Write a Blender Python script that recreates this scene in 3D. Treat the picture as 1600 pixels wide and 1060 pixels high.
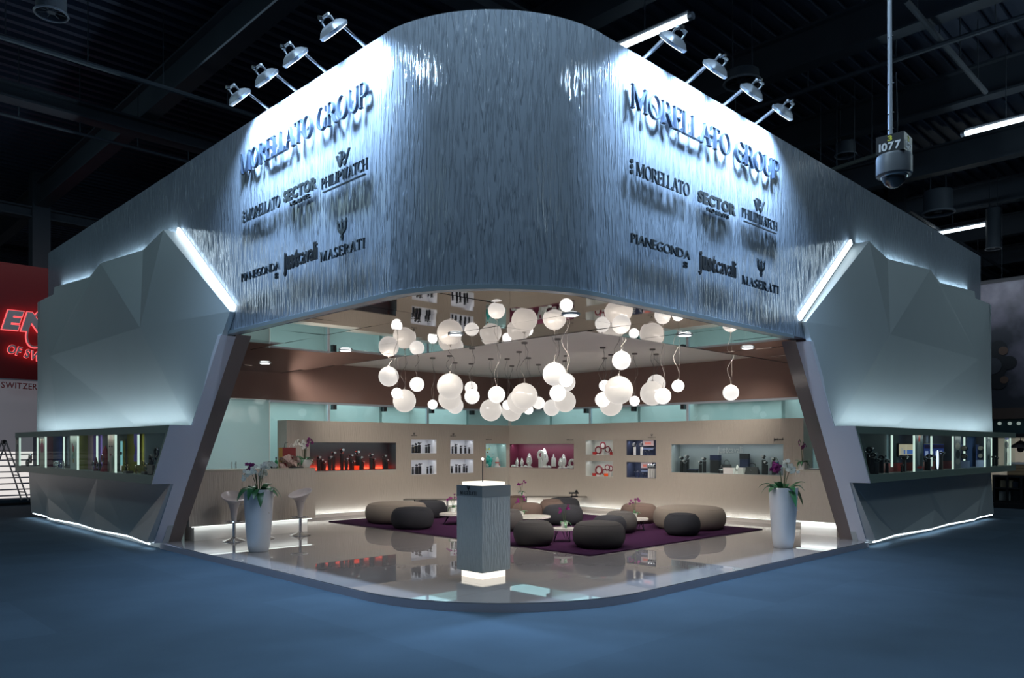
import bpy, math, random
from mathutils import Vector, Matrix
for o in list(bpy.data.objects): bpy.data.objects.remove(o)
sc = bpy.context.scene
COL = sc.collection
random.seed(7)
PI = math.pi
# ------------------------------------------------------------------ camera, world, exposure, large lights
EYE = 1.72
FPX = 1210.0
cam_d = bpy.data.cameras.new('camera'); cam = bpy.data.objects.new('camera', cam_d); COL.objects.link(cam)
cam.location = (0, 0, EYE); cam.rotation_euler = (PI/2, 0, 0)
cam_d.sensor_width = 36; cam_d.lens = FPX*36/1600; cam_d.shift_y = (697-530)/1600
cam_d.clip_end = 300
sc.camera = cam
sc.view_settings.view_transform = 'Standard'; sc.view_settings.look = 'None'
sc.view_settings.exposure = 0.0; sc.view_settings.gamma = 1.0
sc.view_settings.use_curve_mapping = False
wd = bpy.data.worlds.new('hall_air'); sc.world = wd; wd.use_nodes = True
wd.node_tree.nodes['Background'].inputs[0].default_value = (.42, .66, 1.0, 1)
wd.node_tree.nodes['Background'].inputs[1].default_value = .062
K_FLOOD, K_FILL, K_HALL, K_LED, K_OFFICE, K_NICHE, K_DOWN = 1.0, 1.0, .40, .45, 1.1, .4, 1.9

# stand frame: (b, a, z) = along the facade to the right, along the facade to the left, up
C0 = Vector((-.225, 7.168, 0)); AR = Vector((.7142, .7, 0)); AL = Vector((-.7, .7142, 0))
ANG = math.atan2(.7, .7142)
def P(b, a, z=0): return C0 + AR*b + AL*a + Vector((0, 0, z))
def ab(v):
    d = Vector(v) - C0; return d.dot(AR), d.dot(AL), v[2]
def ray(x, y): return Vector(((x-800)/FPX, 1, (697-y)/FPX))
CAMP = Vector((0, 0, EYE))
def gz(x, y, z): r = ray(x, y); return CAMP + r*((z-EYE)/r.z)
def gY(x, y, Y): return CAMP + ray(x, y)*Y
def gb(x, y, b): r = ray(x, y); return CAMP + r*((b-(CAMP-C0).dot(AR))/r.dot(AR))
def ga(x, y, a): r = ray(x, y); return CAMP + r*((a-(CAMP-C0).dot(AL))/r.dot(AL))
FLZ = .10     # stand floor

def area(name, loc, dirv, sx, sy, power, col=(1, 1, 1), spread=PI, xdir=None):
    l = bpy.data.lights.new(name, 'AREA'); l.shape = 'RECTANGLE'; l.size = sx; l.size_y = sy; l.energy = power; l.color = col; l.spread = spread
    o = bpy.data.objects.new(name, l); COL.objects.link(o); o.location = loc
    z = -Vector(dirv).normalized()
    if xdir is None: o.rotation_euler = Vector(dirv).to_track_quat('-Z', 'Y').to_euler()
    else:
        x = Vector(xdir).normalized(); y = z.cross(x).normalized(); x = y.cross(z)
        o.rotation_euler = Matrix((x, y, z)).transposed().to_euler()
    return o
def spot(name, loc, dirv, power, col, ang, blend=.6, r=.06):
    l = bpy.data.lights.new(name, 'SPOT'); l.energy = power; l.color = col; l.spot_size = ang; l.spot_blend = blend; l.shadow_soft_size = r
    o = bpy.data.objects.new(name, l); COL.objects.link(o); o.location = loc
    o.rotation_euler = Vector(dirv).to_track_quat('-Z', 'Y').to_euler(); return o
COOL = (.60, .82, 1.0)
# overhead hall lamps in front of and beside the stand
area('hall_light', (0, 6.35, 9.3), (0, -.1, -1), 11, .4, 1700*K_HALL, COOL)
area('hall_light', P(3, -3.0, 9.3)+Vector((-9, 0, 0)), (0, 0, -1), 3, 16, 170*K_HALL, COOL)
area('hall_light', (13, 11, 9.3), (0, 0, -1), 3, 16, 170*K_HALL, COOL)
area('side_hall_light', P(-6.5, 14, 8.8), AR*.8-AL*.12+Vector((0, 0, -.6)), 4, 1.5, 85, (.60, .90, .98))
area('side_hall_light', P(14, -6.5, 8.8), AL*.8-AR*.12+Vector((0, 0, -.6)), 4, 1.5, 105, (.70, .92, 1))
# added fill lamps, unseen behind the soffit lip, that light the display walls
SOF, INC = 3.36, 3.66        # mirror soffit, inner white ceiling
SB, SA = 3.66, 1.89          # inner edges of the soffit (b, a)
WARM = (1.0, .93, .83)
def cdir(b, a, z): return AR*b + AL*a + Vector((0, 0, z))
area('soffit_fill', P(SB+.08, 6.4, 3.52), cdir(1, 0, -1), 8.6, .06, 120*K_FILL, WARM, math.radians(86), AL)
area('soffit_fill', P(7.0, SA+.08, 3.52), cdir(0, 1, -1), 6.6, .06, 110*K_FILL, WARM, math.radians(86), AR)
area('office_light', P(12.25, 6, 2.86), (0, 0, -1), 2.3, 12, 90*K_OFFICE, (.82, 1, 1), PI, AR)
area('office_light', P(5.6, 12.25, 2.86), (0, 0, -1), 10.4, 2.3, 90*K_OFFICE, (.82, 1, 1), PI, AR)

# ------------------------------------------------------------------ materials
MATS = {}
def mat(name, col, rough=.5, metal=0., spec=.5, coat=0., emit=None, es=0., noise=0., nscale=20., bump=0., trans=0., alpha=None):
    if name in MATS: return MATS[name]
    m = bpy.data.materials.new(name); m.use_nodes = True; nt = m.node_tree; b = nt.nodes['Principled BSDF']
    b.inputs['Roughness'].default_value = rough; b.inputs['Metallic'].default_value = metal
    b.inputs['Specular IOR Level'].default_value = spec; b.inputs['Coat Weight'].default_value = coat; b.inputs['Coat Roughness'].default_value = .03
    if trans: b.inputs['Transmission Weight'].default_value = trans
    if emit: b.inputs['Emission Color'].default_value = (*emit, 1); b.inputs['Emission Strength'].default_value = es
    c = (*col, 1)
    if noise or bump:
        tc = nt.nodes.new('ShaderNodeTexCoord'); nz = nt.nodes.new('ShaderNodeTexNoise'); nz.inputs['Scale'].default_value = nscale; nz.inputs['Detail'].default_value = 4
        nt.links.new(tc.outputs['Object'], nz.inputs['Vector'])
        if noise:
            mx = nt.nodes.new('ShaderNodeMix'); mx.data_type = 'RGBA'
            mx.inputs['A'].default_value = (*[v*(1-noise) for v in col], 1); mx.inputs['B'].default_value = (*[min(1, v*(1+noise)) for v in col], 1)
            nt.links.new(nz.outputs['Fac'], mx.inputs['Factor']); nt.links.new(mx.outputs['Result'], b.inputs['Base Color'])
        else: b.inputs['Base Color'].default_value = c
        if bump:
            bp = nt.nodes.new('ShaderNodeBump'); bp.inputs['Strength'].default_value = bump; bp.inputs['Distance'].default_value = .01
            nt.links.new(nz.outputs['Fac'], bp.inputs['Height']); nt.links.new(bp.outputs['Normal'], b.inputs['Normal'])
    else: b.inputs['Base Color'].default_value = c
    MATS[name] = m; return m
def emis(name, col, s):
    if name in MATS: return MATS[name]
    m = bpy.data.materials.new(name); m.use_nodes = True; nt = m.node_tree; nt.nodes.remove(nt.nodes['Principled BSDF'])
    e = nt.nodes.new('ShaderNodeEmission'); e.inputs[0].default_value = (*col, 1); e.inputs[1].default_value = s
    nt.links.new(e.outputs[0], nt.nodes['Material Output'].inputs[0]); MATS[name] = m; return m
def rain(name, col, rough, strength, dist, sx, sz, spec=.5, coat=0., ramp=(.36, .66)):
    """vertical rain relief: streaks from noise stretched along z, in the wall's own UV metres"""
    m = bpy.data.materials.new(name); m.use_nodes = True; nt = m.node_tree; b = nt.nodes['Principled BSDF']
    b.inputs['Base Color'].default_value = (*col, 1); b.inputs['Roughness'].default_value = rough
    b.inputs['Specular IOR Level'].default_value = spec; b.inputs['Coat Weight'].default_value = coat; b.inputs['Coat Roughness'].default_value = .062
    uv = nt.nodes.new('ShaderNodeUVMap'); mp = nt.nodes.new('ShaderNodeMapping'); mp.inputs['Scale'].default_value = (sx, sz, 1)
    n1 = nt.nodes.new('ShaderNodeTexNoise'); n1.inputs['Scale'].default_value = 1; n1.inputs['Detail'].default_value = 2.5; n1.inputs['Roughness'].default_value = .5
    n1.inputs['Distortion'].default_value = .25
    rp = nt.nodes.new('ShaderNodeValToRGB'); rp.color_ramp.elements[0].position = ramp[0]; rp.color_ramp.elements[1].position = ramp[1]
    bp = nt.nodes.new('ShaderNodeBump'); bp.inputs['Strength'].default_value = strength; bp.inputs['Distance'].default_value = dist
    nt.links.new(uv.outputs[0], mp.inputs[0]); nt.links.new(mp.outputs[0], n1.inputs['Vector']); nt.links.new(n1.outputs['Fac'], rp.inputs[0])
    nt.links.new(rp.outputs[0], bp.inputs['Height']); nt.links.new(bp.outputs[0], b.inputs['Normal'])
    if coat: nt.links.new(bp.outputs[0], b.inputs['Coat Normal'])
    MATS[name] = m; return m
def glassy(name, tint, gl=.12, rough=.0):
    """thin pane: straight-through tinted light plus a fresnel mirror"""
    m = bpy.data.materials.new(name); m.use_nodes = True; nt = m.node_tree; nt.nodes.remove(nt.nodes['Principled BSDF'])
    t = nt.nodes.new('ShaderNodeBsdfTransparent'); t.inputs[0].default_value = (*tint, 1)
    g = nt.nodes.new('ShaderNodeBsdfGlossy'); g.inputs[0].default_value = (.9, 1, 1, 1); g.inputs['Roughness'].default_value = rough
    lw = nt.nodes.new('ShaderNodeLayerWeight'); lw.inputs[0].default_value = gl
    mx = nt.nodes.new('ShaderNodeMixShader')
    ge = nt.nodes.new('ShaderNodeNewGeometry'); sb = nt.nodes.new('ShaderNodeMath'); sb.operation = 'SUBTRACT'; sb.use_clamp = True
    nt.links.new(lw.outputs['Fresnel'], sb.inputs[0]); nt.links.new(ge.outputs['Backfacing'], sb.inputs[1])
    nt.links.new(sb.outputs[0], mx.inputs[0]); nt.links.new(t.outputs[0], mx.inputs[1]); nt.links.new(g.outputs[0], mx.inputs[2])
    nt.links.new(mx.outputs[0], nt.nodes['Material Output'].inputs[0]); MATS[name] = m; return m

M_fascia = rain('fascia_rain', (.215, .25, .30), .17, .7, .018, 36, 2.4, .3, ramp=(.47, .62))
M_beige = rain('beige_rain', (.50, .445, .385), .42, .4, .012, 40, 3.2, .5)
M_ped = rain('pedestal_rain', (.80, .84, .82), .22, .5, .015, 40, 5, .6)
M_wing = mat('wing_lacquer', (.50, .55, .56), .42, noise=.03, nscale=2)
M_base = mat('base_lacquer', (.52, .55, .555), .4, noise=.03, nscale=2)
M_mauve = mat('mauve_lacquer', (.82, .82, .90), .38)
M_brown = mat('brown_lacquer', (.29, .185, .158), .16, spec=.25, noise=.04, nscale=3)
M_taupe = mat('taupe_gloss', (.24, .19, .175), .12, spec=.6)
M_white = mat('white_paint', (.78, .74, .70), .6, noise=.02, nscale=4)
M_rim = mat('rim_metal', (.42, .50, .55), .3, .6)
M_tile = mat('polished_tile', (.30, .27, .265), .0, spec=.75, noise=.05, nscale=6)
M_kerb = mat('kerb_tile', (.40, .37, .42), .35)
M_purple = mat('purple_pile', (.040, .012, .042), .95, spec=.1, noise=.35, nscale=90, bump=.6)
M_mirror = mat('mirror_soffit', (.37, .335, .32), .02, 1.0, noise=.015, nscale=.8)
M_steel = mat('dark_steel', (.030, .045, .075), .3, .3)
M_steel2 = mat('black_steel', (.035, .045, .055), .3, .6)
M_chrome = mat('chrome', (.80, .82, .84), .12, 1.0)
M_alu = mat('aluminium', (.55, .60, .68), .35, .7)
M_planter = mat('planter_silver', (.80, .85, .92), .28, .25, coat=.4)
M_leaf = mat('orchid_leaf', (.030, .135, .050), .3, noise=.4, nscale=12)
M_leaf2 = mat('leaf_stalk', (.06, .10, .04), .5)
M_petw = mat('white_petal', (.95, .95, .88), .6)
M_petp = mat('purple_petal', (.24, .015, .17), .5)
M_soil = mat('bark_soil', (.05, .03, .02), .95, noise=.5, nscale=40)
M_potw = mat('white_ceramic', (.80, .80, .78), .25)
M_led = emis('led_strip', (.80, .93, 1.0), 3.5)
M_ledw = emis('led_strip_warm', (.92, 1.0, .95), 1.5)
M_down = emis('downlight_disc', (.92, .98, 1.0), 5.0)
M_flood = emis('flood_lens', (.80, .92, 1.0), 9.0)
M_tube = emis('hall_tube', (.80, .93, 1.0), 3.2)
M_caseframe = mat('case_olive_glass', (.24, .30, .25), .4, spec=.08)
M_pane = glassy('clear_pane', (.93, .97, .96), .03)
M_office = glassy('office_pane', (.74, .91, .94), .33)
M_frost = mat('frosted_teal', (.36, .62, .62), .18, spec=.5, noise=.02, nscale=1)
M_dark = mat('hall_black', (.018, .024, .034), .7)
M_gird = mat('hall_girder', (.075, .092, .115), .6, noise=.15, nscale=2)
M_deck = mat('hall_deck', (.060, .080, .13), .55)
M_black = mat('black_plastic', (.012, .014, .018), .35)
M_blackgl = mat('black_glass', (.010, .012, .016), .05, spec=.8)
M_wht = mat('white_plastic', (.80, .82, .84), .35)

def frosted(name, col):
    m = bpy.data.materials.new(name); m.use_nodes = True; nt = m.node_tree; nt.nodes.remove(nt.nodes['Principled BSDF'])
    d = nt.nodes.new('ShaderNodeBsdfDiffuse'); t = nt.nodes.new('ShaderNodeBsdfTranslucent'); g = nt.nodes.new('ShaderNodeBsdfGlossy'); g.inputs['Roughness'].default_value = .05
    d.inputs[0].default_value = (*col, 1); t.inputs[0].default_value = (*col, 1)
    a = nt.nodes.new('ShaderNodeMixShader'); a.inputs[0].default_value = .62; b = nt.nodes.new('ShaderNodeMixShader'); b.inputs[0].default_value = .10
    nt.links.new(d.outputs[0], a.inputs[1]); nt.links.new(t.outputs[0], a.inputs[2]); nt.links.new(a.outputs[0], b.inputs[1]); nt.links.new(g.outputs[0], b.inputs[2])
    nt.links.new(b.outputs[0], nt.nodes['Material Output'].inputs[0]); MATS[name] = m; return m
M_frost = frosted('frosted_teal_pane', (.78, .92, .93))
# ------------------------------------------------------------------ mesh helper
class MB:
    def __init__(s): s.v = []; s.f = []; s.uv = None; s.smooth = False
    def add(s, vs, fs):
        n = len(s.v); s.v += [Vector(v) for v in vs]; s.f += [tuple(i+n for i in f) for f in fs]; return s
    def hexa(s, q):  # 8 points: bottom 4 ccw, top 4 ccw
        return s.add(q, [(3, 2, 1, 0), (4, 5, 6, 7), (0, 1, 5, 4), (1, 2, 6, 5), (2, 3, 7, 6), (3, 0, 4, 7)])
    def box(s, x0, x1, y0, y1, z0, z1):
        return s.hexa([(x0, y0, z0), (x1, y0, z0), (x1, y1, z0), (x0, y1, z0), (x0, y0, z1), (x1, y0, z1), (x1, y1, z1), (x0, y1, z1)])
    def sbox(s, b0, b1, a0, a1, z0, z1):   # box in the stand frame
        return s.hexa([P(b0, a0, z0), P(b1, a0, z0), P(b1, a1, z0), P(b0, a1, z0), P(b0, a0, z1), P(b1, a0, z1), P(b1, a1, z1), P(b0, a1, z1)])
    def loft(s, front, back):   # closed solid between two equal polygons
        n = len(front)
        return s.add(list(front)+list(back), [tuple(range(n)), tuple(range(2*n-1, n-1, -1))] + [((i+1) % n, i, n+i, n+(i+1) % n) for i in range(n)])
    def tube(s, pts, r, seg=8, r2=None, cap=True):
        pts = [Vector(p) for p in pts]; n = len(pts); rings = []
        for i, p in enumerate(pts):
            t = (pts[min(i+1, n-1)]-pts[max(i-1, 0)]).normalized()
            u = t.cross(Vector((0, 0, 1)));  u = t.cross(Vector((0, 1, 0))) if u.length < .05 else u
            u.normalize(); w = t.cross(u); rr = r if r2 is None else r+(r2-r)*i/max(1, n-1)
            rings.append([p+u*math.cos(2*PI*k/seg)*rr+w*math.sin(2*PI*k/seg)*rr for k in range(seg)])
        vs = [v for R in rings for v in R]; fs = []
        for i in range(n-1):
            for k in range(seg): fs.append((i*seg+k, i*seg+(k+1) % seg, (i+1)*seg+(k+1) % seg, (i+1)*seg+k))
        if cap: fs += [tuple(range(seg))[::-1], tuple(range((n-1)*seg, n*seg))]
        return s.add(vs, fs)
    def lathe(s, prof, seg=24, cap=True, c=(0, 0, 0)):
        c = Vector(c); vs = []; fs = []; n = len(prof)
        for r, z in prof:
            for k in range(seg): a = 2*PI*k/seg; vs.append(c+Vector((r*math.cos(a), r*math.sin(a), z)))
        for i in range(n-1):
            for k in range(seg): fs.append((i*seg+k, i*seg+(k+1) % seg, (i+1)*seg+(k+1) % seg, (i+1)*seg+k))
        if cap: fs += [tuple(range(seg))[::-1], tuple(range((n-1)*seg, n*seg))]
        return s.add(vs, fs)
    def sphere(s, r, c=(0, 0, 0), seg=20, rings=12):
        return s.lathe([(max(1e-4, r*math.sin(PI*i/rings)), -r*math.cos(PI*i/rings)) for i in range(rings+1)], seg, False, c)
    def torus(s, R, r, c=(0, 0, 0), axis='y', seg=16, rs=6, sq=1.0):
        vs = []; fs = []; c = Vector(c)
        for i in range(seg):
            A = 2*PI*i/seg
            for j in range(rs):
                B = 2*PI*j/rs; d = R+r*math.cos(B); x, z, y = d*math.cos(A), d*math.sin(A), r*sq*math.sin(B)
                vs.append(c+(Vector((x, y, z)) if axis == 'y' else Vector((x, z, y)) if axis == 'z' else Vector((y, x, z))))
        for i in range(seg):
            for j in range(rs): fs.append((i*rs+j, ((i+1) % seg)*rs+j, ((i+1) % seg)*rs+(j+1) % rs, i*rs+(j+1) % rs))
        return s.add(vs, fs)
    def build(s, name, m, parent=None, world=False, smooth=False, bevel=0):
        me = bpy.data.meshes.new(name); vs = s.v
        if parent is not None and world:
            inv = MW[parent].inverted(); vs = [inv @ v for v in vs]
        me.from_pydata([tuple(v) for v in vs], [], s.f); me.update()
        import bmesh as _b
        bm = _b.new(); bm.from_mesh(me); _b.ops.recalc_face_normals(bm, faces=bm.faces); bm.to_mesh(me); bm.free()
        if s.uv:
            ul = me.uv_layers.new(name='UVMap')
            for lp in me.loops: ul.data[lp.index].uv = s.uv(Vector(s.v[lp.vertex_index]))
        if smooth or s.smooth:
            me.polygons.foreach_set('use_smooth', [True]*len(me.polygons))
            try: me.set_sharp_from_angle(angle=math.radians(40))
            except Exception: pass
        me.materials.append(m)
        o = bpy.data.objects.new(name, me); COL.objects.link(o)
        if parent is not None: o.parent = parent
        MW[o] = MW[parent].copy() if parent is not None else Matrix()
        if bevel:
            bv = o.modifiers.new('bevel', 'BEVEL'); bv.width = bevel; bv.segments = 2; bv.limit_method = 'ANGLE'
        return o
MW = {}
def tag(o, label=None, cat=None, group=None, kind=None):
    if label: o['label'] = label
    if cat: o['category'] = cat
    if group: o['group'] = group
    if kind: o['kind'] = kind
    return o
def thing(name, label, cat, loc=(0, 0, 0), rz=0., group=None, mtx=None, kind=None):
    o = bpy.data.objects.new(name, None); COL.objects.link(o); o.empty_display_size = .1
    m = mtx if mtx is not None else Matrix.Translation(Vector(loc)) @ Matrix.Rotation(rz, 4, 'Z')
    o.matrix_world = m; MW[o] = m.copy(); return tag(o, label, cat, group, kind)
def dup(root, loc, rz=0., label=None, group=None, scale=1.0):
    r = root.copy(); COL.objects.link(r)
    r.matrix_world = Matrix.Translation(Vector(loc)) @ Matrix.Rotation(rz, 4, 'Z') @ Matrix.Scale(scale, 4)
    if label: r['label'] = label
    if group: r['group'] = group
    def kids(src, dst):
        for ch in list(src.children):
            c = ch.copy(); COL.objects.link(c); c.parent = dst; kids(ch, c)
    kids(root, r); return r
def structure(name, mb, m, label=None, smooth=False):
    o = mb.build(name, m, smooth=smooth); return tag(o, label, kind='structure')
ORD = ['first', 'second', 'third', 'fourth', 'fifth', 'sixth', 'seventh', 'eighth', 'ninth', 'tenth', 'eleventh', 'twelfth', 'thirteenth', 'fourteenth', 'fifteenth', 'sixteenth']
def clip_convex(poly, hull):  # Sutherland-Hodgman in 2D, hull counter-clockwise
    out = list(poly)
    for i in range(len(hull)):
        (x1, y1), (x2, y2) = hull[i], hull[(i+1) % len(hull)]
        side = lambda p: (x2-x1)*(p[1]-y1)-(y2-y1)*(p[0]-x1)
        inp = out; out = []
        for j in range(len(inp)):
            p, q = inp[j], inp[(j+1) % len(inp)]; sp, sq = side(p), side(q)
            if sp >= 0: out.append(p)
            if (sp >= 0) != (sq >= 0):
                t = sp/(sp-sq); out.append((p[0]+(q[0]-p[0])*t, p[1]+(q[1]-p[1])*t))
        if not out: return []
    res = []
    for p in out:
        if not res or (abs(p[0]-res[-1][0])+abs(p[1]-res[-1][1])) > 1e-5: res.append(p)
    return res
# ================================================================== large structure
ZT, ZB = 6.16, 3.35                      # fascia top and bottom
aL0 = ab(gz(256, 848, FLZ))[1]; bR0 = ab(gz(1358.4, 846.5, FLZ))[0]
AEND, BEND = 14.94, 15.70
# --- carpet of the hall
fl = MB().add([(-60, -8, 0), (60, -8, 0), (60, 70, 0), (-60, 70, 0), (-60, -8, -.1), (60, -8, -.1), (60, 70, -.1), (-60, 70, -.1)],
              [(0, 1, 2, 3), (7, 6, 5, 4), (0, 4, 5, 1), (1, 5, 6, 2), (2, 6, 7, 3), (3, 7, 4, 0)])
mc = mat('blue_carpet', (.052, .082, .116), .95, spec=.1, noise=.18, nscale=240, bump=.25)
nt = mc.node_tree; bs = nt.nodes['Principled BSDF']; old = bs.inputs['Base Color'].links[0].from_socket
tc = nt.nodes.new('ShaderNodeTexCoord'); mp = nt.nodes.new('ShaderNodeMapping'); mp.inputs['Rotation'].default_value = (0, 0, -ANG); mp.inputs['Scale'].default_value = (.5, .5, .5)
fr = nt.nodes.new('ShaderNodeVectorMath'); fr.operation = 'FLOOR'; wn = nt.nodes.new('ShaderNodeTexWhiteNoise'); wn.noise_dimensions = '2D'
mr = nt.nodes.new('ShaderNodeMapRange'); mr.inputs['To Min'].default_value = .88; mr.inputs['To Max'].default_value = 1.08
n2 = nt.nodes.new('ShaderNodeTexNoise'); n2.inputs['Scale'].default_value = 1.3; n2.inputs['Detail'].default_value = 5
mr2 = nt.nodes.new('ShaderNodeMapRange'); mr2.inputs['To Min'].default_value = .8; mr2.inputs['To Max'].default_value = 1.2
mm = nt.nodes.new('ShaderNodeMath'); mm.operation = 'MULTIPLY'; vm = nt.nodes.new('ShaderNodeVectorMath'); vm.operation = 'SCALE'
L = nt.links.new
L(tc.outputs['Object'], mp.inputs[0]); L(mp.outputs[0], fr.inputs[0]); L(fr.outputs[0], wn.inputs['Vector']); L(wn.outputs['Value'], mr.inputs['Value'])
L(tc.outputs['Object'], n2.inputs['Vector']); L(n2.outputs['Fac'], mr2.inputs['Value']); L(mr.outputs[0], mm.inputs[0]); L(mr2.outputs[0], mm.inputs[1])
L(old, vm.inputs[0]); L(mm.outputs[0], vm.inputs['Scale']); L(vm.outputs[0], bs.inputs['Base Color'])
structure('floor', fl, mc, 'blue carpet of the exhibition hall')

# --- hall roof: ribbed deck, girders, pipes
HZ = 10.4
structure('ceiling', MB().box(-55, 55, -8, 62, HZ, HZ+.1), M_deck, 'dark ribbed metal deck of the hall roof')
rib = MB()
for i in range(-70, 190):
    a = i*.36-8
    rib.sbox(-30, 46, a, a+.13, HZ-.12, HZ-.005)
o = rib.build('deck_rib', M_deck); tag(o, 'ribs of the dark metal roof deck', kind='stuff')
def girder(alongA, c, lo, hi, z=9.2, w=.34, h=.75):
    g = MB()
    for (s0, s1, z0, z1) in ((-w/2, w/2, z, z+.05), (-.03, .03, z+.05, z+h-.05), (-w/2, w/2, z+h-.05, z+h)):
        if alongA: g.sbox(c+s0, c+s1, lo, hi, z0, z1)
        else: g.sbox(lo, hi, c+s0, c+s1, z0, z1)
    return g
for i, b in enumerate((-4.2, 1.6, 5.8, 10.0, 14.1, 18.4, 22.6, 27, 32)):
    structure('beam' if not i else 'beam.%03d' % i, girder(True, b, -14, 45), M_gird, 'grey roof girder of the hall')
for i, a in enumerate((-6, 4.2, 13.4, 22.6, 32)):
    structure('beam.%03d' % (20+i), girder(False, a, -30, 46, 8.85, .4, .34), M_gird, 'grey roof girder of the hall')
for i, (b, a) in enumerate(((14.1, 13.4), (14.1, 22.6), (5.8, 22.6), (22.6, 13.4), (22.6, 22.6), (22.6, 4.2), (1.6, 22.6), (-4.2, 22.6))):
    structure('column' if not i else 'column.%03d' % i, MB().sbox(b-.25, b+.25, a-.25, a+.25, 0, HZ), M_gird, 'grey hall column')
structure('wall_hall', MB().sbox(-30, 46, 45, 45.2, 0, HZ), M_dark, 'dark far wall of the hall')
structure('wall_hall_side', MB().sbox(46, 46.2, -14, 45, 0, HZ), M_dark, 'dark far wall of the hall')

# --- fascia: rain-textured band, straight both ways, rounded at the corner
kb, ka, _ = ab((-1.298, 8.265, 0)); tb = 1.56
p1, p2, p3 = Vector((0, ka)), Vector(ab((-.26, 7.872, 0))[:2]), Vector((tb, 0))
def circ(a, b, c):
    d = 2*(a.x*(b.y-c.y)+b.x*(c.y-a.y)+c.x*(a.y-b.y)); A, B, Cc = a.dot(a), b.dot(b), c.dot(c)
    q = Vector(((A*(b.y-c.y)+B*(c.y-a.y)+Cc*(a.y-b.y))/d, (A*(c.x-b.x)+B*(a.x-c.x)+Cc*(b.x-a.x))/d)); return q, (a-q).length
cc, R = circ(p1, p2, p3)
t1 = math.atan2(p1.y-cc.y, p1.x-cc.x); t3 = math.atan2(p3.y-cc.y, p3.x-cc.x)
if t1 < 0: t1 += 2*PI
if t3 < t1: t3 += 2*PI
NA = 36
arc = [(cc.x+R*math.cos(t1+(t3-t1)*i/NA), cc.y+R*math.sin(t1+(t3-t1)*i/NA)) for i in range(NA+1)]
arci = [(cc.x+(R-.25)*math.cos(t1+(t3-t1)*i/NA), cc.y+(R-.25)*math.sin(t1+(t3-t1)*i/NA)) for i in range(NA+1)]
outer = [(0, AEND)] + arc + [(BEND, 0)]
inner = [(.25, AEND)] + [(max(.25, x), max(.25, y)) for x, y in arci] + [(BEND, .25)]
sl = [0.]
for i in range(1, len(outer)): sl.append(sl[-1]+math.dist(outer[i], outer[i-1]))
fm = MB(); n = len(outer)
for z in (ZB, ZT):
    for q in (outer, inner): fm.v += [P(x, y, z) for x, y in q]
oB, iB, oT, iT = 0, n, 2*n, 3*n
for i in range(n-1):
    fm.f += [(oB+i, oB+i+1, oT+i+1, oT+i), (iB+i+1, iB+i, iT+i, iT+i+1), (oT+i, oT+i+1, iT+i+1, iT+i), (oB+i+1, oB+i, iB+i, iB+i+1)]
fm.f += [(oB, oT, iT, iB), (oB+n-1, iB+n-1, iT+n-1, oT+n-1)]
me = bpy.data.meshes.new('wall_fascia'); me.from_pydata([tuple(v) for v in fm.v], [], fm.f); ul = me.uv_layers.new(name='UVMap')
for lp in me.loops:
    k = lp.vertex_index; ul.data[lp.index].uv = (sl[k % n], me.vertices[k].co.z)
me.polygons.foreach_set('use_smooth', [True]*len(me.polygons)); me.set_sharp_from_angle(angle=math.radians(7)); me.materials.append(M_fascia)
wf = bpy.data.objects.new('wall_fascia', me); COL.objects.link(wf); MW[wf] = Matrix(); tag(wf, 'tall rain-textured white fascia with a rounded corner', kind='structure')
rm = MB()
o2 = [(-.012, ka+4.3)]+[(cc.x+(R+.012)*math.cos(t1+(t3-t1)*i/NA), cc.y+(R+.012)*math.sin(t1+(t3-t1)*i/NA)) for i in range(NA+1)]+[(tb+4.6, -.012)]
i2 = [(.1, ka+4.3)]+[(cc.x+(R-.1)*math.cos(t1+(t3-t1)*i/NA), cc.y+(R-.1)*math.sin(t1+(t3-t1)*i/NA)) for i in range(NA+1)]+[(tb+4.6, .1)]
m_ = len(o2)
for z in (ZB-.035, ZB+.012):
    for q in (o2, i2): rm.v += [P(x, y, z) for x, y in q]
for i in range(m_-1):
    rm.f += [(i, i+1, 2*m_+i+1, 2*m_+i), (m_+i+1, m_+i, 3*m_+i, 3*m_+i+1), (2*m_+i, 2*m_+i+1, 3*m_+i+1, 3*m_+i), (i+1, i, m_+i, m_+i+1)]
structure('trim_1', rm, M_rim, 'pale metal rim along the bottom of the fascia', True)
# --- unseen slab added to block hall light, inner white ceiling, mirror soffit
structure('ceiling_stand', MB().sbox(SB, 15, SA, 15, INC, INC+.04), M_white, 'white matt ceiling inside the stand')
slab_poly = [(.26, 15), *[(max(.26, x), max(.26, y)) for x, y in arci[1:-1]], (15, .26), (15, 15)]
structure('ceiling_blocker', MB().loft([P(x, y, INC+.06) for x, y in slab_poly], [P(x, y, INC+.1) for x, y in slab_poly]), M_dark, 'dark back of the stand roof')
structure('trim_2', MB().sbox(SB-.02, SB, SA-.02, 15, SOF, INC+.02).sbox(SB, 15, SA-.02, SA, SOF, INC+.02), M_taupe, 'inner lip of the mirror soffit')
hull_in = [(.26, 15), *[(max(.26, x), max(.26, y)) for x, y in arci[1:-1]], (15, .26), (15, 15)]
soff = structure('ceiling_soffit', MB().sbox(.3, SB-.03, 2.8, 11, SOF+.05, SOF+.08).sbox(2.8, 11, .3, SA-.03, SOF+.05, SOF+.08), M_taupe, 'backing of the mirror soffit')
rnd = random.Random(3)
def cells(x0, x1, nx, y0, y1, ny, hull, gap=.002):
    for i in range(nx):
        for j in range(ny):
            xa, xb = x0+(x1-x0)*i/nx+gap, x0+(x1-x0)*(i+1)/nx-gap; ya, yb = y0+(y1-y0)*j/ny+gap, y0+(y1-y0)*(j+1)/ny-gap
            q = clip_convex([(xa, ya), (xb, ya), (xb, yb), (xa, yb)], hull)
            if len(q) >= 3: yield q
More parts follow.
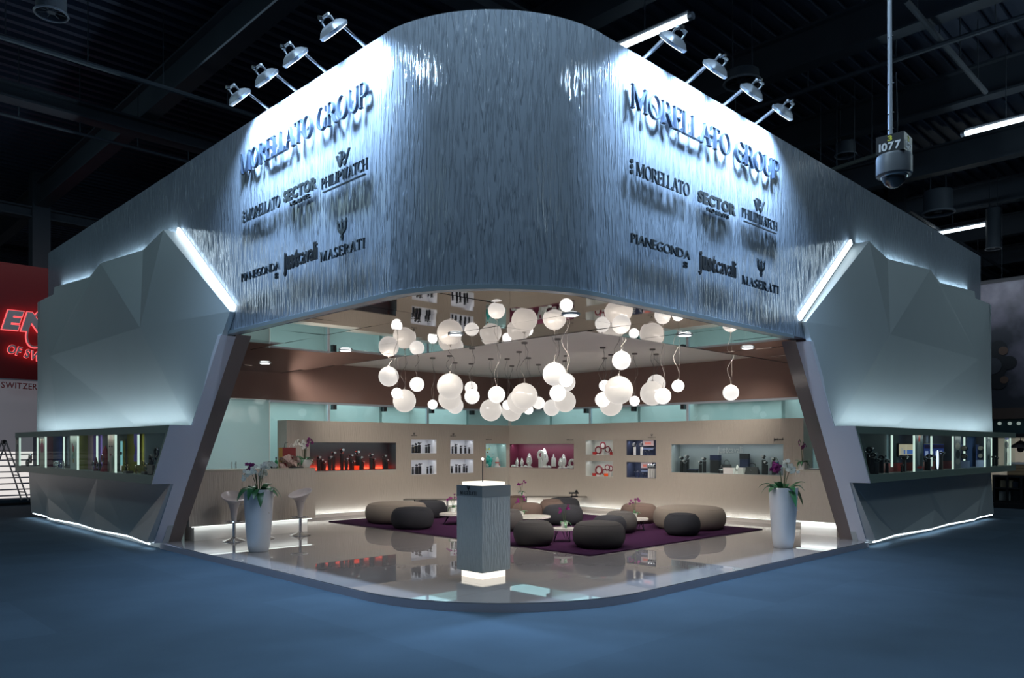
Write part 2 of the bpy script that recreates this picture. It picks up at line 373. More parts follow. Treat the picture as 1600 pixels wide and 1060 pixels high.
for (x0, x1, nx, y0, y1, ny) in ((0, SB, 3, 0, 10.98, 9), (SB, 10.98, 6, 0, SA, 2)):
    for q in cells(x0, x1, nx, y0, y1, ny, hull_in, .0012):
        mx_, my_ = sum(p[0] for p in q)/len(q), sum(p[1] for p in q)/len(q); ta, tb_ = rnd.gauss(0, .0035), rnd.gauss(0, .0035)
        zz = lambda p: SOF+.004+(p[0]-mx_)*ta+(p[1]-my_)*tb_
        MB().loft([P(*p, zz(p)) for p in q], [P(*p, SOF+.035) for p in q]).build('ceiling_panel', M_mirror, soff)
# --- stand floor: kerb body and polished tiles
ac = [(2.2-2.2*math.cos(PI/2*i/24), 2.06-2.2*math.sin(PI/2*i/24)) for i in range(25)]
pl = [(bR0, -.14), (bR0, .12), (15.2, .12), (15.2, 15.2), (.12, 15.2), (.12, aL0), (0, aL0)] + ac
kb_ = MB(); kb_.loft([P(x, y, 0) for x, y in pl], [P(x, y, FLZ-.012) for x, y in pl])
platform = structure('floor_stand', kb_, M_kerb, 'grey kerb and base of the stand floor')
hull_pl = [(-0.0, 15), (0, aL0)] + ac + [(bR0, -.14), (15, -.14), (15, 15)]
hull_pl2 = [(0, 10.9)] + ac + [(10.9, -.14), (10.9, 10.9)]
TS = 1.212
for q in cells(0, 9*TS, 9, -.14, 9*TS-.14, 9, hull_pl2, .0015):
    cx_, cy_ = sum(p[0] for p in q)/len(q), sum(p[1] for p in q)/len(q)
    q = [(x if not (y > aL0 and x < .12) else .12, y if not (x > bR0 and y < .12) else .12) for x, y in q]
    MB().loft([P(*p, FLZ-.012) for p in q], [P(*p, FLZ) for p in q]).build('floor_tile', M_tile, platform)
# --- walls behind: brown bulkhead, glass partition, offices
GP = 10.85
structure('wall_bulkhead', MB().sbox(.36, GP, GP, GP+.12, 2.75, INC+.03), M_brown, 'glossy brown bulkhead over the glass on the bar side')
structure('wall_bulkhead_side', MB().sbox(GP, GP+.12, .36, GP+.12, 2.75, INC+.03), M_brown, 'glossy brown bulkhead over the glass')
w1 = structure('window_1', MB().sbox(3.4, GP, GP+.02, GP+.10, 2.70, 2.749), M_alu, 'glass office partition behind the display wall, bar side')
w2 = structure('window_2', MB().sbox(GP+.02, GP+.10, .36, GP, 2.70, 2.749), M_alu, 'glass office partition behind the display wall')
for k in range(5):
    x0 = 3.42+k*1.486
    MB().sbox(x0, x0+1.478, GP+.05, GP+.062, FLZ, 2.70).build('pane', M_office, w1)
for k in range(7):
    x0 = .4+k*1.49
    MB().sbox(GP+.05, GP+.062, x0, x0+1.482, FLZ, 2.70).build('pane', M_office, w2)
for k, b in enumerate((4.9, 7.87)): MB().sbox(b-.03, b+.03, GP+.03, GP+.09, FLZ, 2.70).build('mullion', M_alu, w1)
for k, a in enumerate((1.89, 4.87, 7.85)): MB().sbox(GP+.03, GP+.09, a-.03, a+.03, FLZ, 2.70).build('mullion', M_alu, w2)
for k, b in enumerate((5.0, 6.45, 7.97, 9.4)): MB().sbox(b, b+.09, GP-.005, GP+.12, 2.585, 2.70).build('patch_fitting', M_black, w1)
for k, a in enumerate((2.0, 4.95, 6.4, 7.95, 9.3)): MB().sbox(GP-.005, GP+.12, a, a+.09, 2.585, 2.70).build('patch_fitting', M_black, w2)
d1 = structure('door_1', MB().sbox(.36, 1.93, GP+.04, GP+.052, FLZ, 2.745), M_frost, 'frosted teal glass door behind the bar')
MB().sbox(1.94, 3.38, GP+.04, GP+.052, FLZ, 2.745).build('side_panel', M_frost, d1)
hb = ab(ga(364, 720, GP))[0]
for s in (-.045, .045):
    MB().tube([P(hb+s, GP-.04, 1.05), P(hb+s, GP-.04, 1.38)], .014, 8).tube([P(hb+s, GP-.04, 1.1), P(hb+s, GP+.03, 1.1)], .01, 6).tube([P(hb+s, GP-.04, 1.33), P(hb+s, GP+.03, 1.33)], .01, 6).build('handle', M_chrome, d1)
structure('wall_office', MB().sbox(.36, 14.9, 13.6, 13.7, FLZ, 2.9), M_white, 'white rear wall of the offices')
structure('wall_office_side', MB().sbox(13.6, 13.7, .36, 13.6, FLZ, 2.9), M_white, 'white rear wall of the offices')
structure('ceiling_office', MB().sbox(.36, 14.9, GP+.13, 13.6, 2.88, 2.92).sbox(GP+.13, 13.6, .36, GP+.13, 2.88, 2.92), M_white, 'white office ceiling')
for k, (b0, b1, a0, a1) in enumerate(((3.36, 3.44, GP+.13, 13.6), (6.4, 6.48, GP+.13, 13.6), (9.3, 9.38, GP+.13, 13.6), (GP+.13, 13.6, 2.5, 2.58), (GP+.13, 13.6, 6.3, 6.38), (GP+.13, 13.6, 9.3, 9.38))):
    structure('wall_office_cross' if not k else 'wall_office_cross.%03d' % k, MB().sbox(b0, b1, a0, a1, FLZ, 2.88), M_white, 'white cross wall between offices')
structure('wall_rear', MB().sbox(.36, 15.2, 15.0, 15.15, FLZ, ZT-1), M_wing, 'closed rear wall of the stand')
structure('wall_rear_side', MB().sbox(15.0, 15.15, .36, 15.0, FLZ, ZT-1), M_wing, 'closed rear wall of the stand')

# --- display walls with niches
DW, DT, DZ = 10.3, .42, 2.285
def hole(side, x0, y0, x1, y1):      # pixel corners of a niche opening on the wall face
    f = (lambda x, y: ga(x, y, DW)) if side == 'L' else (lambda x, y: gb(x, y, DW))
    k = 0 if side == 'L' else 1
    p, q = ab(f(x0, y0)), ab(f(x1, y1)); u = sorted((p[k], q[k])); z = sorted((p[2], q[2])); return u[0], u[1], z[0], z[1]
def hz(side, x0, x1, ytop, ybot):    # y read at the middle of the opening
    xm = (x0+x1)/2; f = (lambda x, y: ab(ga(x, y, DW))) if side == 'L' else (lambda x, y: ab(gb(x, y, DW)))
    k = 0 if side == 'L' else 1; u = sorted((f(x0, 700)[k], f(x1, 700)[k])); return u[0], u[1], f(xm, ybot)[2], f(xm, ytop)[2]
NL = {'red': hz('L', 484, 619, 691.8, 735.6), 'a1': hz('L', 642.5, 682, 687, 709), 'a2': hz('L', 642.5, 682, 719, 742), 'b1': hz('L', 703.5, 740, 687.8, 709.6),
      'b2': hz('L', 703.5, 740, 718, 740), 'teal': hz('L', 759, 791, 693.4, 730.8)}
NR = {'plum': hz('R', 796.5, 896.7, 694, 732), 'h1': hz('R', 915, 957.5, 688, 711.4), 'h2': hz('R', 915, 957.5, 720.6, 745), 'k1': hz('R', 979, 1025, 688, 712),
      'k2': hz('R', 979, 1025, 722.5, 747.3), 'silver': hz('R', 1048.8, 1224, 694.3, 741.3)}
NL['a2'] = (*NL['a1'][:2], *NL['a2'][2:])
def dp(side, u, d, z): return P(u, DW+d, z) if side == 'L' else P(DW+d, u, z)
def dbox(mb, side, u0, u1, d0, d1, z0, z1):
    return mb.sbox(u0, u1, DW+d0, DW+d1, z0, z1) if side == 'L' else mb.sbox(DW+d0, DW+d1, u0, u1, z0, z1)
def display_wall(side, u0, u1, holes, label):
    us = sorted({u0, u1, *[h[0] for h in holes], *[h[1] for h in holes]}); zs = sorted({FLZ, DZ, *[h[2] for h in holes], *[h[3] for h in holes]})
    m = MB()
    for i in range(len(us)-1):
        zrun = None
        for j in range(len(zs)-1):
            c = ((us[i]+us[i+1])/2, (zs[j]+zs[j+1])/2)
            if any(h[0] < c[0] < h[1] and h[2] < c[1] < h[3] for h in holes): continue
            dbox(m, side, us[i], us[i+1], 0, DT, zs[j], zs[j+1])
    k = 0 if side == 'L' else 1
    m.uv = lambda v: (ab(v)[k] + .3*ab(v)[1-k], v.z)
    return structure('wall_display' if side == 'L' else 'wall_display_side', m, M_beige, label)
uL0 = ab(ga(448, 690, DW))[0]; uR0 = ab(gb(1255.4, 690, DW))[1]
wL = display_wall('L', uL0, DW+DT, NL.values(), 'beige rain-textured display wall with lit niches, bar side')
wR = display_wall('R', uR0, DW, NR.values(), 'beige rain-textured display wall with lit niches')
M_nw = mat('niche_white', (.74, .76, .80), .5); M_ng = mat('niche_grey', (.30, .34, .36), .4); M_nd = mat('niche_dark', (.045, .055, .065), .35)
M_np = mat('niche_plum', (.16, .022, .055), .5); M_nb = mat('niche_navy', (.035, .045, .085), .4); M_nc = mat('niche_cream', (.62, .64, .60), .5)
M_nt = mat('niche_teal_print', (.42, .60, .58), .5)
NMAT = {'red': M_nd, 'a1': M_nw, 'a2': M_nw, 'b1': M_nw, 'b2': M_nw, 'teal': M_nt, 'plum': M_np, 'h1': M_nc, 'h2': M_nc, 'k1': M_nb, 'k2': M_nb, 'silver': M_ng}
ND = .34
for side, dct, w in (('L', NL, wL), ('R', NR, wR)):
    for key, (u0, u1, z0, z1) in dct.items():
        nb = MB(); t = .008
        dbox(nb, side, u0, u1, ND, ND+t, z0, z1); dbox(nb, side, u0, u0+t, .002, ND, z0, z1); dbox(nb, side, u1-t, u1, .002, ND, z0, z1)
        dbox(nb, side, u0+t, u1-t, .002, ND, z0, z0+t); dbox(nb, side, u0+t, u1-t, .002, ND, z1-t, z1)
        nn = nb.build('niche', NMAT[key], w)
        if key in ('red', 'plum', 'silver'):
            pn = MB(); dbox(pn, side, u0+t, u1-t, .012, .018, z0+t, z1-t); pn.build('pane', M_pane, nn)
        um, ln = (u0+u1)/2, u1-u0-.06
        dn = -1 if True else 1
        fw = -(AL if side == 'L' else AR); xd = AR if side == 'L' else AL
        if key == 'red':
            area('niche_light', dp(side, um, ND-.05, z0+.03), -fw*.75+Vector((0, 0, .6)), ln, .03, 60*K_NICHE, (1, .05, .02), math.radians(130), xd)
            area('niche_light', dp(side, um, .06, z1-.03), -fw*.4+Vector((0, 0, -1)), ln, .03, 5.0*K_NICHE, (.9, .95, 1), PI, xd)
        else:
            pw = {'plum': 13, 'silver': 8, 'k1': 5, 'k2': 5, 'teal': 2.2}.get(key, 1.7)
            area('niche_light', dp(side, um, .09, z1-.02), -fw*.35+Vector((0, 0, -1)), ln, .05, pw*K_NICHE, (.95, .97, 1), PI, xd)
# skirting with a light strip along both display walls
for side, nm, u0, u1 in (('L', 'baseboard_back', uL0, DW), ('R', 'baseboard_side', uR0, DW-.09)):
    bb = MB(); dbox(bb, side, u0, u1, -.09, -.001, FLZ, FLZ+.075); bo = structure(nm, bb, M_white, 'white skirting ledge of the display wall')
    ls = MB(); dbox(ls, side, u0+.05, u1-.05, -.03, -.012, FLZ+.0755, FLZ+.083); ls.build('light_strip', M_ledw, bo)
    area('skirting_light', dp(side, (u0+u1)/2, -.06, FLZ+.09), Vector((0, 0, 1))+(AL if side == 'L' else AR)*.45, u1-u0-.1, .03, 13*K_LED, (.86, .95, 1), PI, AR if side == 'L' else AL)
# small lettering above the niches is flat vinyl: see the signs further down
# ================================================================== wings: faceted wall panels, slanted end boards, cases
# wing frame: s = distance along the facade from the corner, q = outwards, z up
def WP(side, s, q, z): return P(-q, s, z) if side == 'L' else P(s, -q, z)
def wpix(side, x, y, q):
    v = gb(x, y, -q) if side == 'L' else ga(x, y, -q)
    b, a, z = ab(v); return (a if side == 'L' else b), q, z
def wgz(side, x, y, z):
    b, a, _ = ab(gz(x, y, z)); return ((a, -b, z) if side == 'L' else (b, -a, z))
WING = {
 'L': dict(P0=(61.7, 470.8, .12), P1=(83.5, 460.3, .12), P2=(85, 449, .12), P3=(140, 433, .10), P4=(157, 411.3, .25), P5=(223.6, 391, .10), P6=(255.3, 359.2, .245), P7=(359.5, 486.8, .08),
           K1=(218.5, 512, .32), K2=(77.9, 556.6, .22), K0=(59.5, 563, .12), B0=(57, 673, .11), B2=(90, 671, .20), Bk=(219, 666, .12), B1=(302, 664.2, .11),
           led=((280.3, 364), (368, 486.6)), foot=(256, 848), bot=[(51, 801), (73.6, 806), (74.7, 810), (124.5, 818), (148.3, 827.6), (202.6, 836.7), (238, 852.5)],
           peaks=[(72.7, 778), (145, 799), (233, 808)], far=23.7, ctop=664.3, cbot=756.6),
 'R': dict(P0=(1545.4, 474.6, .12), P1=(1524, 466, .12), P2=(1522.8, 455.4, .12), P3=(1469, 442, .10), P4=(1453.5, 421.7, .25), P5=(1387, 404.7, .10), P6=(1357.8, 377, .245), P7=(1259.6, 503, .08),
           K1=(1391, 522.7, .32), K2=(1529.9, 561.5, .22), K0=(1548, 568, .12), B0=(1551, 676, .11), B2=(1524, 673, .20), Bk=(1391, 671, .12), B1=(1312.4, 669, .11),
           led=((1327.5, 382.6), (1247, 501.5)), foot=(1358.4, 846.5), bot=[(1556.6, 803.5), (1534, 808), (1532, 811.5), (1484.6, 819), (1463.4, 827), (1402, 835.8), (1371.4, 847.6)],
           peaks=[(1534, 780), (1463, 797), (1376, 812)], far=1587, ctop=669, cbot=756.8)}
FACETS = [('P0', 'P1', 'K2', 'K0'), ('P1', 'P2', 'P3', 'K2'), ('P3', 'P4', 'K2'), ('P4', 'K1', 'K2'), ('P4', 'P5', 'K1'), ('P5', 'P6', 'K1'), ('P6', 'P7', 'K1'),
          ('K0', 'K2', 'B2', 'B0'), ('K2', 'K1', 'Bk', 'B2'), ('K1', 'P7', 'B1', 'Bk')]
ZC0, ZC1, QC = 1.12, 2.03, .43
WINGDATA = {}
for side in 'LR':
    W = WING[side]; sfx = '' if side == 'L' else '_side'
    s_f = wgz(side, *W['foot'], FLZ); s_t = wpix(side, *W['led'][1], 0)
    def E(z, s0=s_f[0], s1=s_t[0], z1=s_t[2]): return s0+(s1-s0)*(z-FLZ)/(z1-FLZ)
    far_end = 15.35
    V = {}
    for k in ('P0', 'P1', 'P2', 'P3', 'P4', 'P5', 'P6', 'P7', 'K1', 'K2', 'K0', 'B0', 'B2', 'Bk', 'B1'):
        s, q, z = wpix(side, *W[k])
        if k[0] == 'B': z = ZC1-.02; s = E(z) if k == 'B1' else s
        V[k] = (s, q, z)
    who = 'beside the red stand' if side == 'L' else 'facing the dark smoke poster'
    wing = structure('wall_wing'+sfx, MB().loft([WP(side, E(FLZ)+.02, -.36, FLZ), WP(side, E(ZB-.02)+.02, -.36, ZB-.02), WP(side, 15.0, -.36, ZB-.02), WP(side, 15.0, -.36, FLZ)],
                     [WP(side, E(FLZ)+.02, -.125, FLZ), WP(side, E(ZB-.02)+.02, -.125, ZB-.02), WP(side, 15.0, -.125, ZB-.02), WP(side, 15.0, -.125, FLZ)]), M_taupe,
                     'slanted gloss brown wall end and faceted pale wing panel '+who)
    # slanted end board
    eb = [(E(FLZ)-.012, FLZ), (E(3.3)-.012, 3.3), (E(3.3)+.10, 3.3), (E(FLZ)+.10, FLZ)]
    MB().loft([WP(side, s, .10, z) for s, z in eb], [WP(side, s, -.12, z) for s, z in eb]).build('end_board', M_mauve, wing)
    for f in FACETS:
        MB().loft([WP(side, *V[k]) for k in f], [WP(side, V[k][0], .004 if V[k][1] > .03 else 0, V[k][2]) for k in f]).build('facet_panel', M_wing, wing)
    # outer slim return at the far end and body behind the base
    MB().loft([WP(side, V['K0'][0]+d, q, z) for d, q, z in ((0, .12, ZC1), (0, .12, V['P0'][2]), (0, -.1, V['P0'][2]), (0, -.1, ZC1))],
              [WP(side, V['K0'][0]+.05+d, q, z) for d, q, z in ((0, .12, ZC1), (0, .12, V['P0'][2]-.02), (0, -.1, V['P0'][2]-.02), (0, -.1, ZC1))]).build('return_panel', M_wing, wing)
    # light strip along the raking edge and lamps behind the jagged top edge
    a_, b_ = wpix(side, *W['led'][0], .0), wpix(side, *W['led'][1], .0)
    dx, dz = a_[0]-b_[0], a_[2]-b_[2]; ln = math.hypot(dx, dz); nx, nz = -dz/ln, dx/ln    # normal pointing up/corner-wards
    MB().loft([WP(side, a_[0]+nx*w, .012, a_[2]+nz*w) for w in (.0, .085)]+[WP(side, b_[0]+nx*w, .012, b_[2]+nz*w) for w in (.085, .0)],
              [WP(side, a_[0]+nx*w, .05, a_[2]+nz*w) for w in (.0, .085)]+[WP(side, b_[0]+nx*w, .05, b_[2]+nz*w) for w in (.085, .0)]).build('light_strip', M_led, wing)
    mid = WP(side, (a_[0]+b_[0])/2+nx*.095, .035, (a_[2]+b_[2])/2+nz*.095)
    outw = -(AR if side == 'L' else AL); alng = AL if side == 'L' else AR
    area('edge_light', mid, alng*nx+Vector((0, 0, nz))-outw*.25, ln, .04, 4.5*K_LED, (.60, .83, 1), PI, alng*dx+Vector((0, 0, dz)))
    tops = ['P6', 'P5', 'P4', 'P3', 'P2']
    for k0, k1 in zip(tops, tops[1:]):
        s0, q0, z0 = V[k0]; s1, q1, z1 = V[k1]; L_ = math.hypot(s1-s0, z1-z0)
        up = Vector((0, 0, s1-s0))-alng*(z1-z0); up.normalize()
        area('top_light', WP(side, (s0+s1)/2, .055, (z0+z1)/2)+up*.03, up-outw*.3, L_*.9, .03, 5.5*L_*K_LED, (.70, .92, 1), PI, alng*(s1-s0)+Vector((0, 0, z1-z0)))
    # base under the case
    D = [wgz(side, x, y, .12) for x, y in W['bot']]
    D = [(s, .13+(max(q, .01)-.13)*.6, z) for s, q, z in D]
    U = [(max(s, E(ZC0)), .14, ZC0) for s, q, z in D]; U[-1] = (E(ZC0), .14, ZC0); D[-1] = (E(.12)+.01, D[-1][1], .12); D[0] = (D[0][0], max(D[0][1], .05), .12)
    pk = {}
    for j, pxy in zip((2, 4, 6), W['peaks']):
        s, q, z = wpix(side, *pxy, .16); pk[j] = (min(max(s, E(z)+.01), 15.3), .135, z)
    tris = []
    for j in (2, 4, 6):
        tris.append((D[j-1], pk[j], D[j]))
        if j < 6: tris.append((D[j], pk[j], D[j+1]))
    tris.append((U[6], pk[6], D[6])); tris += [(U[0], D[0], D[1]), (U[0], D[1], pk[2]), (U[0], pk[2], U[2])]
    for j in (2, 4):
        tris += [(U[j], pk[j], D[j+1]), (U[j], D[j+1], U[j+2]), (U[j+2], D[j+1], pk[j+2])]
    for tpl in tris:
        if len({(round(p[0], 3), round(p[1], 3), round(p[2], 3)) for p in tpl}) < 3: continue
        MB().loft([WP(side, *p) for p in tpl], [WP(side, p[0], -.02, p[2]) for p in tpl]).build('base_facet', M_base, wing)
    MB().loft([WP(side, *p) for p in ((E(.12)+.05, -.03, 0.0), (E(ZC0)+.05, -.03, ZC0), (15.2, -.03, ZC0), (15.2, -.03, 0))],
              [WP(side, *p) for p in ((E(.12)+.05, -.124, 0.0), (E(ZC0)+.05, -.124, ZC0), (15.2, -.124, ZC0), (15.2, -.124, 0))]).build('base_core', M_base, wing)
    for j in range(len(D)-1):
        (s0, q0, _), (s1, q1, _) = D[j], D[j+1]
        if abs(s0-s1) < .05: continue
        MB().loft([WP(side, s0, q0-.03, .085), WP(side, s1, q1-.03, .085), WP(side, s1, q1-.06, .085), WP(side, s0, q0-.06, .085)],
                  [WP(side, s0, q0-.03, .104), WP(side, s1, q1-.03, .104), WP(side, s1, q1-.06, .104), WP(side, s0, q0-.06, .104)]).build('light_strip', M_led, wing)
    sm = (D[0][0]+D[-1][0])/2
    area('plinth_light', WP(side, sm, .12, .105), outw*.55+Vector((0, 0, -1)), D[0][0]-D[-1][0], .03, 20*K_LED, (.70, .90, 1), PI, alng)
    # display case
    sF = wpix(side, W['far'], 690, QC)[0]
    case = thing('display_case', 'long glass-fronted display case on the faceted wing '+who, 'display case', mtx=Matrix.Translation(WP(side, (E(1.6)+sF)/2, 0, ZC0)))
    def cbox(mb, s0, s1, q0, q1, z0, z1):
        s0 = (s0(z0), s0(z1)) if callable(s0) else (s0, s0)
        return mb.hexa([WP(side, s0[0], q0, z0), WP(side, s1, q0, z0), WP(side, s1, q1, z0), WP(side, s0[0], q1, z0), WP(side, s0[1], q0, z1), WP(side, s1, q0, z1), WP(side, s1, q1, z1), WP(side, s0[1], q1, z1)])
    fr = MB(); cbox(fr, lambda z: E(z), sF, QC-.03, QC, ZC1-.115, ZC1); cbox(fr, lambda z: E(z), sF, QC-.03, QC, ZC0, ZC0+.135)
    ez = lambda z: E(z)+.06
    fr.loft([WP(side, E(ZC0+.135), QC, ZC0+.135), WP(side, E(ZC1-.115), QC, ZC1-.115), WP(side, ez(ZC1-.115), QC, ZC1-.115), WP(side, ez(ZC0+.135), QC, ZC0+.135)],
            [WP(side, E(ZC0+.135), QC-.03, ZC0+.135), WP(side, E(ZC1-.115), QC-.03, ZC1-.115), WP(side, ez(ZC1-.115), QC-.03, ZC1-.115), WP(side, ez(ZC0+.135), QC-.03, ZC0+.135)])
    fr.build('frame', M_caseframe, case, True)
    pn = MB(); cbox(pn, lambda z: E(z)+.062, sF-.004, QC-.022, QC-.012, ZC0+.137, ZC1-.117); pn.build('pane', M_pane, case, True)
    en = MB(); en.loft([WP(side, E(z)-.03, q, z) for q, z in ((.10, ZC0), (QC, ZC0), (QC, ZC1), (.10, ZC1))], [WP(side, E(z)-.002, q, z) for q, z in ((.10, ZC0), (QC, ZC0), (QC, ZC1), (.10, ZC1))]); en.build('end_board', M_mauve, case, True)
    bx = MB(); cbox(bx, lambda z: E(z)+.001, sF, .005, QC-.031, ZC0+.003, ZC0+.125); bx.build('floor_plate', mat('case_floor', (.30, .34, .32) if side == 'L' else (.30, .035, .02), .3), case, True)
    bx = MB(); cbox(bx, lambda z: E(z)+.001, sF, .005, QC-.031, ZC1-.03, ZC1-.001); bx.build('top_plate', M_caseframe, case, True)
    # coloured back panels per bay: (px from, px to, colour)
    bays = [(23.7, 40, (.16, .02, .05)), (40, 57, (.02, .02, .05)), (57, 83, (.13, .02, .06)), (83, 97, (.02, .035, .13)), (97, 110, (.03, .04, .05)), (110, 137, (.20, .21, .04)), (137, 146, (.28, .20, .22)), (146, 160, (.10, .06, .20)), (160, 182, (.10, .09, .10)),
            (182, 199, (.10, .13, .12)), (199, 226, (.12, .11, .02)), (226, 260, (.09, .13, .15))] if side == 'L' else \
           [(1344, 1404, (.05, .075, .085)), (1404, 1429, (.05, .06, .10)), (1429, 1489, (.06, .075, .11)), (1489, 1510, (.03, .05, .09)), (1510, 1525, (.045, .085, .20)), (1525, 1540, (.03, .05, .09)), (1540, 1579, (.025, .04, .06)), (1579, 1588, (.10, .12, .12))]
    for i, (x0, x1, c) in enumerate(bays):
        sa, sb = sorted((wpix(side, x0, 700, .06)[0], wpix(side, x1, 700, .06)[0])); sb = min(sb, sF)
        near = (i == len(bays)-1) if side == 'L' else (i == 0)
        zA, zB = ZC0+.126, ZC1-.031
        q = [(ez(zA) if near else sa, zA), (ez(zB) if near else sa, zB), (sb, zB), (sb, zA)]
        if sb-sa < .02: continue
        MB().loft([WP(side, s, .06, z) for s, z in q], [WP(side, s, .03, z) for s, z in q]).build('back_panel', mat('back_%s%d' % (side, i), c, .6, spec=.08, noise=.05), case, True)
        if side == 'R' and x1 < 1500:   # low red skirt panel of the first bays
            q = [(ez(zA) if near else sa, zA), (ez(zA+.16) if near else sa, zA+.16), (sb, zA+.16), (sb, zA)]
            MB().loft([WP(side, s, .075, z) for s, z in q], [WP(side, s, .061, z) for s, z in q]).build('back_panel', mat('red_skirt', (.22, .02, .02), .4), case, True)
    area('case_front_fill', WP(side, (E(ZC1)+sF)/2, .385, ZC1-.125), Vector((0, 0, -1))-outw*.6, sF-E(ZC1)-.3, .02, 9*K_LED, (.92, 1, .98), PI, alng)  # added fill, not a fitting of the case; brightens boards and goods
    leds = [(30, 684, 728, .36), (57.6, 685, 727, .15), (70.4, 683, 730.5, .36), (98.8, 685, 728, .15), (120.5, 681, 734, .36), (150.5, 683, 724.5, .15), (179.5, 678, 738, .36), (215, 682, 727, .15)] if side == 'L' else \
           [(1395, 685, 730, .15), (1429.5, 683, 742, .36), (1456.5, 687, 729, .15), (1490, 685, 738, .36), (1508, 688, 727, .15), (1540, 686, 735, .36), (1550, 689, 728, .15), (1579.5, 688, 731, .36)]
    for x, y0, y1, q in leds:
        s, _, z0 = wpix(side, x, y1, q); z1 = wpix(side, x, y0, q)[2]
        z0, z1 = ZC0+.126 if q > .3 else z0, ZC1-.118
        w = .014 if q > .3 else .012
        MB().loft([WP(side, s-w, q, z0), WP(side, s+w, q, z0), WP(side, s+w, q, z1), WP(side, s-w, q, z1)], [WP(side, s-w, q-.03, z0), WP(side, s+w, q-.03, z0), WP(side, s+w, q-.03, z1), WP(side, s-w, q-.03, z1)]).build('light_tube', emis('case_tube', (.80, 1, .90), .8), case, True)
        area('case_light', WP(side, s, q-.05, (z0+z1)/2), -outw, .04, z1-z0, .45*K_LED, (.85, 1, 1), PI, alng)
    tl = MB(); cbox(tl, E(ZC1)+.06, sF-.9, .36, .385, ZC1+.0003, ZC1+.0015); tl.build('light_strip', M_led, case, True)
    area('wash_light', WP(side, (E(ZC1)+sF-.6)/2, .41, ZC1+.04), Vector((0, 0, 1))-outw*.35, sF-E(ZC1)-.7, .05, 52*K_LED, (.70, .90, 1), PI, alng)
    WINGDATA[side] = dict(E=E, sF=sF, case=case, V=V)

